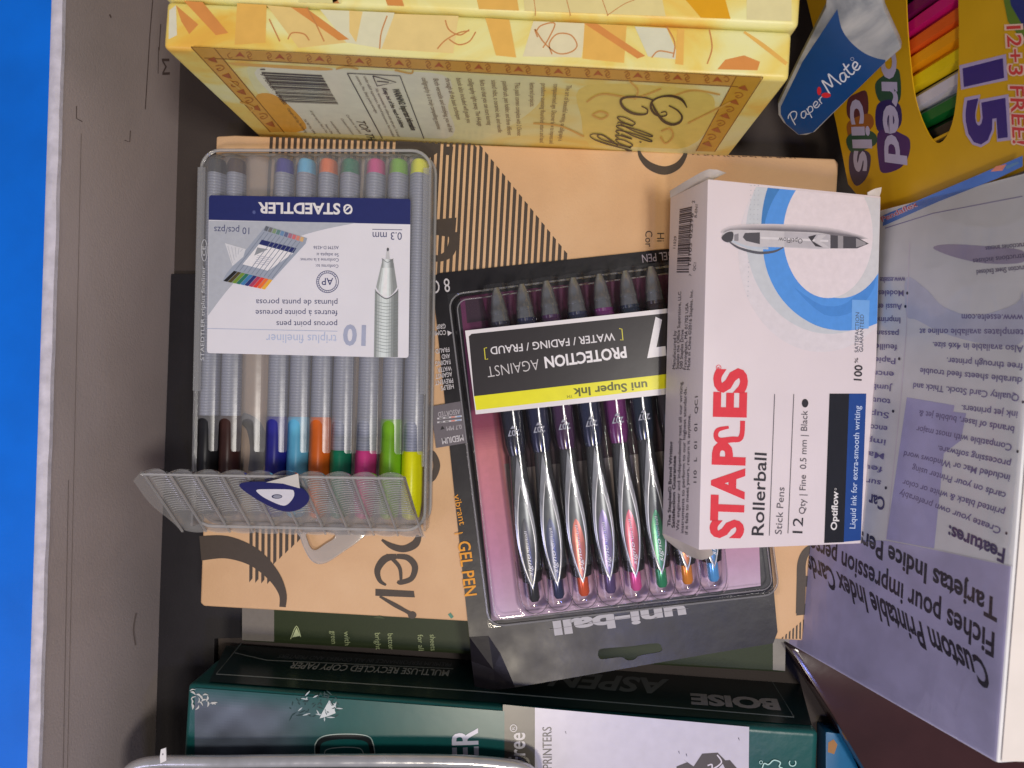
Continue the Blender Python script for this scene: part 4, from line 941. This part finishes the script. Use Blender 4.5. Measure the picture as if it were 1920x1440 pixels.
# the printed picture of a pen
for i in range(10):
    s_ = (i+.5)/10; v_ = 120+90*math.sin(math.pi*min(1, s_*1.25)); cc = L(v_, v_*1.04, v_*1.03)
    x0, x1 = 1238+(1392-1238)*i/10, 1238+(1392-1238)*(i+1)/10
    q0, q1 = 1245+(1395-1245)*i/10, 1245+(1395-1245)*(i+1)/10
    dip = lambda q: 70*(1-((q-1320)/75)**2)*.9
    P.poly([z5l(q0, 965+dip(q0)), z5l(q1, 965+dip(q1)), z5l(x1, 1405), z5l(x0, 1405)], cc, 1)
    t0, t1 = 1288+(1365-1288)*i/10, 1288+(1365-1288)*(i+1)/10
    c2 = L(min(255, v_*1.12), min(255, v_*1.16), min(255, v_*1.15))
    u0, u1 = 1252+(1388-1252)*i/10, 1252+(1388-1252)*(i+1)/10
    P.poly([z5l(t0, 800), z5l(t1, 800), z5l(u1, 955+dip(q1)), z5l(u0, 955+dip(q0))], c2, 1)
    P.poly([z5l(t0+(1326-t0)*.08, 775), z5l(t1+(1326-t1)*.08, 775), z5l(t1, 830), z5l(t0, 830)], L(v_*1.02, v_*1.05, v_*1.05), 2)
for i in range(16):
    y = 1060+i*21; P.stroke([z5l(1244, y-16), z5l(1320, y), z5l(1393, y-16)], .9, L(130, 138, 138), 3, 3)
P.poly([z5l(1313, 775), z5l(1340, 775), z5l(1334, 720), z5l(1320, 720)], L(190, 190, 192), 2); P.poly(ell(*z5l(1328, 713), 2.2, 3.4, 12), L(80, 80, 84), 3)
P.stroke([z5l(1290, 770), z5l(1326, 796), z5l(1364, 772)], 1, L(110, 114, 116), 3, 4); P.stroke([z5l(1252, 985), z5l(1320, 1030), z5l(1392, 980)], 1.6, L(90, 94, 96), 3, 5)
# the printed picture of a case
P.poly([z5l(545, 560), z5l(810, 640), z5l(800, 675), z5l(540, 960), z5l(268, 915), z5l(290, 870)], L(150, 158, 172), 2)
P.poly([z5l(282, 672), z5l(415, 710), z5l(400, 760), z5l(330, 820)], L(205, 206, 210), 2)
for i in range(5): P.line([z5l(300+i*24, 690+i*5), z5l(330+i*12, 800-i*18)], 1.2, L(180, 182, 188), 3)
P.poly([z5l(518, 650), z5l(742, 705), z5l(722, 735), z5l(500, 678)], NB, 3); P.poly([z5l(500, 680), z5l(720, 737), z5l(560, 850), z5l(395, 808)], L(222, 220, 222), 3)
P.poly([z5l(490, 700), z5l(560, 712), z5l(470, 752)], L(140, 144, 150), 4)
for i in range(5): P.line([z5l(470+i*5, 800-i*12), z5l(560+i*8, 815-i*11)], .8, L(150, 152, 170), 4)
for i, cc in enumerate(((30, 30, 30), (80, 70, 40), (110, 140, 50), (40, 110, 90), (60, 120, 170), (40, 50, 110), (170, 60, 90), (215, 60, 50), (230, 110, 50), (235, 170, 60))):
    a = z5l(340+i*25, 850+i*6); b = z5l(272+i*27, 915+i*5.5)
    P.poly([a, (a[0]+6.5, a[1]+1.6), (b[0]+7, b[1]+1.8), b], L(*cc), 4)
    a = z5l(545+i*25, 562+i*7.6); b = z5l(532+i*25.5, 590+i*7.6)
    P.poly([a, (a[0]+6, a[1]+2), (b[0]+6, b[1]+2), b], mixc(L(*cc), L(150, 158, 172), .35), 4)
    P.line([z5l(535+i*25.5, 600+i*7), z5l(350+i*26, 845+i*6)], 1.2, L(120, 128, 145), 2)
P.done('label_print', lab, INK)
P = Print(k13, 0.75)
P.text('STAEDTLER triplus fineliner', (384, 676), (386, 500), 6.5, L(190, 192, 196)); P.stroke(ell(384.5, 470, 5.5, 20, 24), 1, L(190, 192, 196), 2, 1, True); P.text('CE', (387, 480), (387, 462), 6, L(190, 192, 196))
P.done('rail_lettering', fc)
# open flap, leaning back over the pens
fl = [px(345, 998, 4), px(793, 1008, 4), px(266, 882, 45), px(757, 890, 42)]
def fpt(s_, t_, h=0):
    a = fl[0].lerp(fl[1], s_); b = fl[2].lerp(fl[3], s_); p = a.lerp(b, t_); return p+FN*h
FN = (fl[1]-fl[0]).cross(fl[2]-fl[0]).normalized(); FN = FN if FN.z > 0 else -FN
g = G(); rows = []; ns, nt = 160, 110
for i in range(ns+1):
    s_ = i/ns; ph = (s_*10) % 1; ch = math.sin(math.pi*ph)**.7 if 0 < ph < 1 else 0
    r_ = []
    for j in range(nt+1):
        t_ = j/nt; h = -2.6*ch
        if .25 < t_ < .93: h += .12*math.sin((t_-.25)*2*math.pi*26+1.4*math.cos(math.pi*(ph-.5)))*min(1, (t_-.25)*14, (.93-t_)*14)
        en = sst(t_/.14); tt_ = t_-(.035*ch if t_ < .2 else 0)*(1-t_/.2)
        lip = 1.6*sst((t_-.95)/.05)
        r_.append(fpt(s_, tt_, h*en+lip+(1-en)*-1.0))
    rows.append(r_)
g.grid(rows)
# side lips of the flap
for s_, o_ in ((0, -1), (1, 1)):
    r0 = [fpt(s_, j/20, 0) for j in range(21)]; r1 = [fpt(s_, j/20*1.02, 5.5*sst(j/20*1.3))+Vector((o_*1.2, 0, 0)) for j in range(21)]
    g.grid([r0, r1])
FLM = plastic('flap_plastic', (.92, .92, .925), (.88, .87, .85), .25, .4, 1.0, .18)
flap = g.done('flap', FLM, fc, weld=False, ang=50, up=FN)
# sealing ridges of the flap
g = G()
for k in range(11):
    g.tube([fpt(k/10, .04+.93*j/10, .3) for j in range(11)], .6, 6)
g.tube([fpt(j/40, .985, 1.3) for j in range(41)], .55, 6)
g.done('flap_ribs', FROST2, flap)
g = G()
for k in range(10):
    for j in range(17):
        t_ = .36+.54*j/16
        g.tube([fpt((k+p_)/10, t_-.025*math.sin(math.pi*p_), -2.6*math.sin(math.pi*p_)**.7+.35) for p_ in (.1, .2, .32, .44, .56, .68, .8, .9)], .22, 5)
g.done('flap_ridges', FROST2, flap)
fpl = Plane(fpt(.5, .5, 2.0), fl[1]-fl[0], FN)
def z6(*pts): return [(240+x*.3229, 660+y*.3229) for x, y in pts]
g = G(); stk = smooth_path(z6((645, 775), (690, 757), (800, 755), (920, 765), (1010, 792), (1050, 835), (1040, 880), (980, 920), (900, 925), (800, 885), (700, 825)), 4, True)
g.prism(fpl, [fpl.hit(*q) for q in stk], -.2, 0); st_o = g.done('sticker', principled('navy_sticker', L(30, 36, 92, .75), .4, .4, var=.05), flap, smooth=False)
P = Print(fpl, 0.04)
P.poly(smooth_path(z6((748, 800), (800, 796), (940, 798), (964, 812), (960, 845), (925, 885), (885, 888), (800, 850), (755, 818)), 4, True), L(222, 220, 225, .9), 1)
P.poly(ell(*z6((865, 838))[0], 10, 4.2, 24), L(40, 42, 80), 2); P.poly(ell(*z6((867, 838))[0], 8, 3, 24), L(150, 152, 165), 3)
P.done('sticker_print', st_o)
g = G(); lft = lambda q, h: Plane(fpl.o+FN*h, fpl.x, FN).wp(*z6(q)[0])
c3 = [lft((800, 757), .3), lft((900, 764), .5), lft((998, 792), .5), lft((988, 706), 4.5), lft((900, 730), 3)]
vs = [g.v(p) for p in c3]; g.face([vs[0], vs[1], vs[4]]); g.face([vs[1], vs[2], vs[3], vs[4]]); g.done('peeled_corner', principled('sticker_back', L(245, 238, 215, .85), .3, .5), st_o)
h7 = lambda *P_: [level(1.4).hit(225+x*.3125, 730+y*.3125) for x, y in P_]
g = G(); g.prism(level(1.4), smooth_path(h7((1075, 840), (1085, 885), (1110, 955), (1150, 1022), (1200, 1046), (1262, 1028), (1345, 972), (1440, 905), (1470, 850), (1280, 820)), 4, True), 0, 1.3,
                 [smooth_path(h7((1125, 860), (1132, 910), (1152, 952), (1182, 960), (1235, 925), (1285, 893), (1290, 862), (1210, 850)), 4, True)])
g.done('hanger', plastic('hanger_plastic', (.9, .88, .86), (.9, .86, .82), .3, .3, 1.0, .1), fc, bevel=.3)
# the nine pens
fcol = [('black', (30, 30, 34), 783), ('dark brown', (58, 34, 30), 783), None, ('dark blue', (44, 44, 140), 783), ('light blue', (96, 176, 215), 783), ('orange', (230, 104, 34), 783), ('dark green', (14, 112, 82), 845), ('pink', (200, 60, 130), 845), ('lime green', (112, 168, 34), 785), ('yellow', (238, 222, 14), 845)]
topc = {'orange': (240, 110, 60), 'black': (36, 36, 44)}
BARM, N_, K_ = mat('ribbed_grey_barrel')
o_ = N_.new('ShaderNodeOutputMaterial'); p_ = N_.new('ShaderNodeBsdfPrincipled'); K_.new(p_.outputs[0], o_.inputs[0]); p_.inputs['Roughness'].default_value = .38
tc_ = N_.new('ShaderNodeTexCoord'); wv = N_.new('ShaderNodeTexWave'); wv.bands_direction = 'Y'; wv.inputs['Scale'].default_value = 240; K_.new(tc_.outputs['Object'], wv.inputs['Vector'])
rp = N_.new('ShaderNodeValToRGB'); rp.color_ramp.elements[0].color = (*L(126, 130, 146, .8), 1); rp.color_ramp.elements[1].color = (*L(146, 150, 166, .8), 1); K_.new(wv.outputs['Fac'], rp.inputs[0]); K_.new(rp.outputs[0], p_.inputs['Base Color'])
bu = N_.new('ShaderNodeBump'); bu.inputs['Strength'].default_value = .25; bu.inputs['Distance'].default_value = .0005; K_.new(wv.outputs['Fac'], bu.inputs['Height']); K_.new(bu.outputs[0], p_.inputs['Normal'])
def tri_ring(pl, a, r, rot=0):      # rounded triangular section, flat side down
    out = []
    for k in range(24):
        th = 2*math.pi*k/24; rr = r*(1+.10*math.cos(3*(th-math.pi/2)))
        out.append(pl.pt(a, math.cos(th)*rr, math.sin(th)*rr))
    return out
for i, fcx in enumerate(fcol):
    if fcx is None: continue
    nm, cc, ycap = fcx; zc = kz+.8+4.75
    yt = kl(588, 291)[1]; yp = kl(588, 320)[1]; yc = kl(582, ycap)[1]; yb = kl(582, 974)[1]
    P0, P1 = kp.pt(pxat(i, yt), yt, zc), kp.pt(pxat(i, yb), yb, zc)
    ln = (P1-P0).length; d_ = (P1-P0).normalized(); pl = Plane(P0, d_, (0, 0, 1))
    k_ = ln/(yt-yb); A_ = lambda y: (yt-y)*k_
    pen = thing('fineliner_pen', f'grey ribbed fineliner pen with {nm} cap inside the translucent case', 'pen', (P0+P1)/2-Vector((0, 0, 4.3)), 'fineliner pens in the case')
    cm = principled('cap_'+nm.replace(' ', '_'), L(*cc, .8), .35, .45, var=.05)
    tm = principled('plug_'+nm.replace(' ', '_'), L(*topc.get(nm, cc), .8), .35, .45, var=.05)
    g = G(); vs = g.grid([tri_ring(pl, a, r) for a, r in ((0, 2.6), (.6, 3.5), (2, 4.0), (A_(yp)-.1, 4.15))], close=True); g.cap(vs[0], True); g.cap(vs[-1]); g.done('end_plug', tm, pen)
    g = G(); vs = g.grid([tri_ring(pl, a, r) for a, r in ((A_(yp), 4.3), (A_(yp)+30, 4.4), (A_(yc), 4.4))], close=True); g.cap(vs[0], True); g.cap(vs[-1]); g.done('barrel', BARM, pen)
    g = G(); vs = g.grid([tri_ring(pl, a, r) for a, r in ((A_(yc)-2, 4.0), (A_(yc)+.05, 4.45), (A_(yc)+.6, 4.75), (A_(yb)-8, 4.7), (A_(yb)-1, 3.8), (A_(yb), 2.4))], close=True); g.cap(vs[0], True); g.cap(vs[-1]); g.done('cap', cm, pen)

# ------------------------------------------------------------------ rollerball pen carton
def rotm(rx, ry, rz): return Matrix.Rotation(rz, 3, 'Z') @ Matrix.Rotation(ry, 3, 'Y') @ Matrix.Rotation(rx, 3, 'X')
RB = rotm(.025, .294, -.016); cen_ = Vector((96.08, 12.33, 25.6)); dm = Vector((78.6, 142.1, 31.35))/2
def bc(x, y, z): return cen_+RB @ Vector((x*dm.x, y*dm.y, z*dm.z))
rb = thing('pen_carton', 'white carton of rollerball pens with blue ring print and red lettering', 'pen carton', bc(0, 0, -1))
WC = principled('white_carton', L(222, 211, 215, .88), .42, .4, var=.04, vscale=30, bump=.12, bscale=300)
g = G(); g.hexa([bc(-1, -1, -1), bc(1, -1, -1), bc(1, 1, -1), bc(-1, 1, -1), bc(-1, -1, 1), bc(1, -1, 1), bc(1, 1, 1), bc(-1, 1, 1)])
g.done('carton_body', WC, rb, bevel=.5, seg=2)
rt = Plane(bc(-1, -1, 1), bc(1, -1, 1)-bc(-1, -1, 1), RB @ Vector((0, 0, 1)))
rs = Plane(bc(-1, -1, 1), bc(-1, 1, 1)-bc(-1, -1, 1), RB @ Vector((-1, 0, 0)))
P = Print(rt, 0.03)
CP = [(1334, 342), (1650, 372), (1634, 1011), (1312, 1033)]
BLU = L(84, 146, 220, .85); DBL = L(66, 124, 186, .85)
P.poly(ell(1540, 470, 156, 190, 70), L(216, 209, 214, .88), 0, CP)
P.poly(ell(1556, 440, 158, 186, 70), L(196, 200, 206, .88), 1, CP)
P.poly(ell(1574, 428, 147, 191, 70), DBL, 2, CP); P.poly(ell(1583, 455, 153, 165, 70), BLU, 2.5, CP)
P.poly(smooth_path([(1490, 540), (1540, 572), (1590, 566), (1634, 510), (1642, 486), (1638, 540), (1600, 584), (1545, 590)], 4, True), L(74, 134, 206, .85), 3, CP)
P.poly(ell(1575, 425, 94, 134, 60), L(204, 203, 206, .88), 3, CP)
P.poly(ell(1552, 440, 84, 119, 60), L(223, 212, 216, .88), 4, CP)
for i in range(34):
    for j in range(3):
        y = 348+i*9; x = 1408+j*7+ (y-348)*-.03
        P.poly(ell(x, y, 1.1, 1.1, 6), L(178, 182, 188, .88), 3) if y < 430 or j == 0 and 490 < y < 560 else None
P.poly([(1597, 562), (1630, 563), (1628, 616), (1596, 618)], L(116, 168, 228, .88), 4)
# the printed picture of a pen with its printed drop shadow
for i in range(5): P.poly(smooth_path([(1356+i*3, 440-i*0.5), (1370, 424+i*2), (1450, 420+i*2.2), (1560, 428+i*2), (1628-i*3, 448-i*.2), (1560, 446), (1450, 442)], 3, True), mixc(L(204, 196, 200, .88), L(120, 116, 122, .88), i/4), 5+i*.1)
P.poly(smooth_path([(1352, 446), (1362, 434), (1390, 431), (1470, 434), (1555, 440), (1556, 466), (1470, 464), (1400, 462), (1365, 456)], 3, True), L(196, 192, 196, .88), 6)
P.poly(smooth_path([(1352, 446), (1362, 436), (1374, 436), (1372, 452), (1360, 454)], 3, True), L(74, 72, 78, .88), 7)
P.poly([(1396, 437), (1424, 436), (1424, 458), (1398, 452), (1392, 445)], L(84, 82, 88, .88), 7); P.poly([(1376, 440), (1384, 438), (1384, 452), (1376, 452)], L(140, 136, 142, .88), 7)
P.stroke([(1365, 452, 2), (1385, 465, 4), (1420, 474, 5), (1450, 472, 4), (1468, 464, 2)], 3, L(90, 90, 98, .88), 7); P.stroke([(1372, 452), (1400, 463), (1440, 466)], 4, L(186, 194, 206, .88), 6.5)
P.poly([(1470, 435), (1555, 440), (1555, 466), (1470, 463)], L(182, 178, 184, .88), 6.5); P.line([(1425, 446), (1552, 452)], 4, L(214, 210, 214, .88), 6.8)
P.text('OptiFlow', (1504, 448), (1459, 445), 9, L(70, 68, 74, .88), layer=8)
P.poly([(1514, 444), (1530, 440), (1522, 452), (1542, 464), (1528, 462)], L(64, 62, 68, .88), 7); P.poly([(1533, 441), (1548, 441), (1536, 452), (1555, 465), (1543, 464), (1526, 452)], L(198, 194, 198, .88), 7)
P.poly([(1556, 441), (1606, 445), (1628, 457), (1606, 466), (1556, 466)], L(78, 76, 82, .88), 7); P.poly([(1570, 442), (1580, 443), (1580, 466), (1570, 466)], L(150, 146, 150, .88), 8); P.poly([(1604, 447), (1622, 455), (1622, 459), (1604, 464)], L(150, 146, 150, .88), 8)
RED = L(222, 62, 74, .88); TD = L(56, 54, 60, .88); TM_ = L(104, 100, 106, .88)
P.text('STA', (1390, 1010), (1393.5, 878), 56, RED, bold=.045); P.text('P', (1393.6, 873), (1395, 830), 56, RED, bold=.045)
P.text('ES', (1395.8, 783), (1398, 691), 56, RED, bold=.045)
P.poly([(1396.5, 788), (1397, 800), (1389, 804), (1380, 802), (1352, 804), (1343, 808), (1343, 826), (1350, 828), (1388, 824), (1396, 820), (1397, 788)], RED, 3) if False else None
P.stroke([(1392, 789, 9), (1391, 812, 9), (1386, 823, 10), (1372, 824, 11), (1350, 826, 11), (1342, 818, 9), (1346, 806, 8), (1366, 801, 5)], 10, RED, 3, 5)
P.stroke(ell(1347, 689, 4.5, 4.5, 18), 1, RED, 3, 1, True); P.text('R', (1349.5, 691.5), (1349.5, 687), 5, RED)
P.text('Rollerball', (1431, 1004), (1437, 850), 22, TD, bold=.008); P.line([(1442, 1004), (1452, 739)], 1.4, TM_); P.line([(1477, 1000), (1488, 739)], 1.4, TM_)
P.text('Stick Pens', (1465, 1002), (1470.5, 914), 12.5, TM_); P.text('12', (1504, 1000), (1505.5, 971), 18.5, TD); P.text('Qty | Fine  0.5 mm | Black', (1509, 964), (1513.5, 770), 11.5, TM_, bold=.004); P.poly(ell(1509, 756, 6, 8, 24), L(50, 48, 54, .88), 3)
P.poly([(1555, 738), (1591.7, 738), (1581.5, 1016.5), (1545, 1018)], L(28, 30, 38, .88), 1); P.poly([(1591.7, 738), (1623.8, 738), (1613.6, 1013), (1581.5, 1016)], L(32, 70, 140, .88), 1)
P.text('Optiflow', (1568, 994), (1571, 921), 11, WHITE, bold=.025); P.stroke(ell(1566, 917, 1.6, 1.8, 10), .6, WHITE, 3, 1, True); P.text('Liquid ink for extra-smooth writing', (1602.8, 991), (1612.5, 761), 10.5, L(190, 205, 235, .88), bold=.006)
P.text('100', (1614.5, 714), (1616.5, 685), 14, TD, bold=.02); P.text('%', (1608, 681), (1608.3, 671), 6, TD); P.text('SATISFACTION', (1609, 661), (1610.5, 586), 7, L(80, 84, 98, .88)); P.text('GUARANTEED', (1617.5, 660), (1619, 590), 7, L(80, 84, 98, .88))
P.done('front_print', rb, INK)
P = Print(rs, 0.03)
SDK = L(66, 60, 68, .8)
rg = random.Random(5); tt = 0.0
b0, b1_ = ((1269, 511), (1275, 392)), ((1292, 511), (1298, 387))
while tt < .98:
    wb = rg.choice((.008, .012, .02, .03)); P.poly([lerp(*b0, tt), lerp(*b1_, tt), lerp(*b1_, min(1, tt+wb)), lerp(*b0, min(1, tt+wb))], SDK, 3); tt += wb+rg.choice((.008, .012, .02))
P.text('7', (1297, 518), (1298, 515), 5, SDK); P.text('18103', (1296, 497), (1298, 456), 6, SDK); P.text('02396', (1298, 447), (1301, 400), 6, SDK); P.text('2', (1303, 381), (1303, 376), 5, SDK)
P.text('R-EN1', (1307, 408), (1309, 384), 4.5, SDK); P.text('11529', (1267, 466), (1269, 443), 4.5, SDK); P.text('QC1', (1304, 508), (1306, 493), 4.5, SDK)
def z6s(x, y): return (1240+x*.326, 540+y*.326)
for s_, a, b, bo in (('Manufactured by', z6s(82, 467), z6s(88, 245), 0), ('Staples the Office Superstore, LLC', z6s(102, 467), z6s(116, 20), 0), ('500 Staples Drive', z6s(124, 467), z6s(130, 240), 0), ('Framingham, MA 01702 USA', z6s(146, 470), z6s(158, 85), 0), ('Made in China ©2016 Staples, Inc.', z6s(166, 472), z6s(184, 10), 0),
                     ('The Staples® Brand Writing', z6s(54, 1372), z6s(66, 882), .02), ('Satisfaction Guarantee', z6s(78, 1380), z6s(86, 965), .02), ('We engineer and independently test all our writing', z6s(104, 1395), z6s(124, 540), 0), ('instruments to perform to our highest standards.', z6s(130, 1410), z6s(148, 570), 0), ('if it fails to meet yours, return it anytime.', z6s(154, 1418), z6s(170, 725), 0), ('110   L   01   01   QC1', z6s(204, 1120), z6s(212, 622), 0)):
    P.text(s_, a, b, 5.5, SDK if 'L   01' not in s_ else L(60, 54, 60, .8), bold=bo)
P.done('side_print', rb, INK)
def flap_part(c1_, c2_, name):
    g = G(); n = 10; r1 = [Vector(c1_[0]).lerp(Vector(c1_[1]), i/n) for i in range(n+1)]
    r2 = [Vector(p) for p in smooth_path([tuple(p) for p in c2_], 5)]; m_ = len(r2)-1
    r2 = [r2[round(i*m_/n)] for i in range(n+1)]
    rows = [r1, [a.lerp(b, .5)+Vector((0, 0, .5)) for a, b in zip(r1, r2)], r2]
    dn = Vector((0, 0, -.4)); lo = [[p+dn for p in r] for r in rows]
    g.grid(rows); g.grid(lo); 
    for k_ in range(n):
        g.face([g.v(rows[2][k_]), g.v(rows[2][k_+1]), g.v(lo[2][k_+1]), g.v(lo[2][k_])])
    return g.done(name, principled('inner_carton_board', L(205, 196, 186, .88), .6, .3, var=.08), rb, ang=60)
flap_part((bc(-1, 1, -1), bc(-.94, 1, 1)), (px(1256, 358, 24), px(1290, 337, 40), px(1330, 317, 52), px(1362, 324, 54)), 'end_flap')
flap_part((bc(.84, 1, .98), bc(.99, 1, .98)), (px(1626, 361, 33), px(1640, 354, 33.5), px(1653, 351, 32)), 'tuck_tab')
flap_part((bc(-1, -1, -1), bc(-.85, -1, .96)), (px(1246, 1010, 20), px(1280, 1036, 30), px(1316, 1050, 46), px(1337, 1040, 49)), 'end_flap')
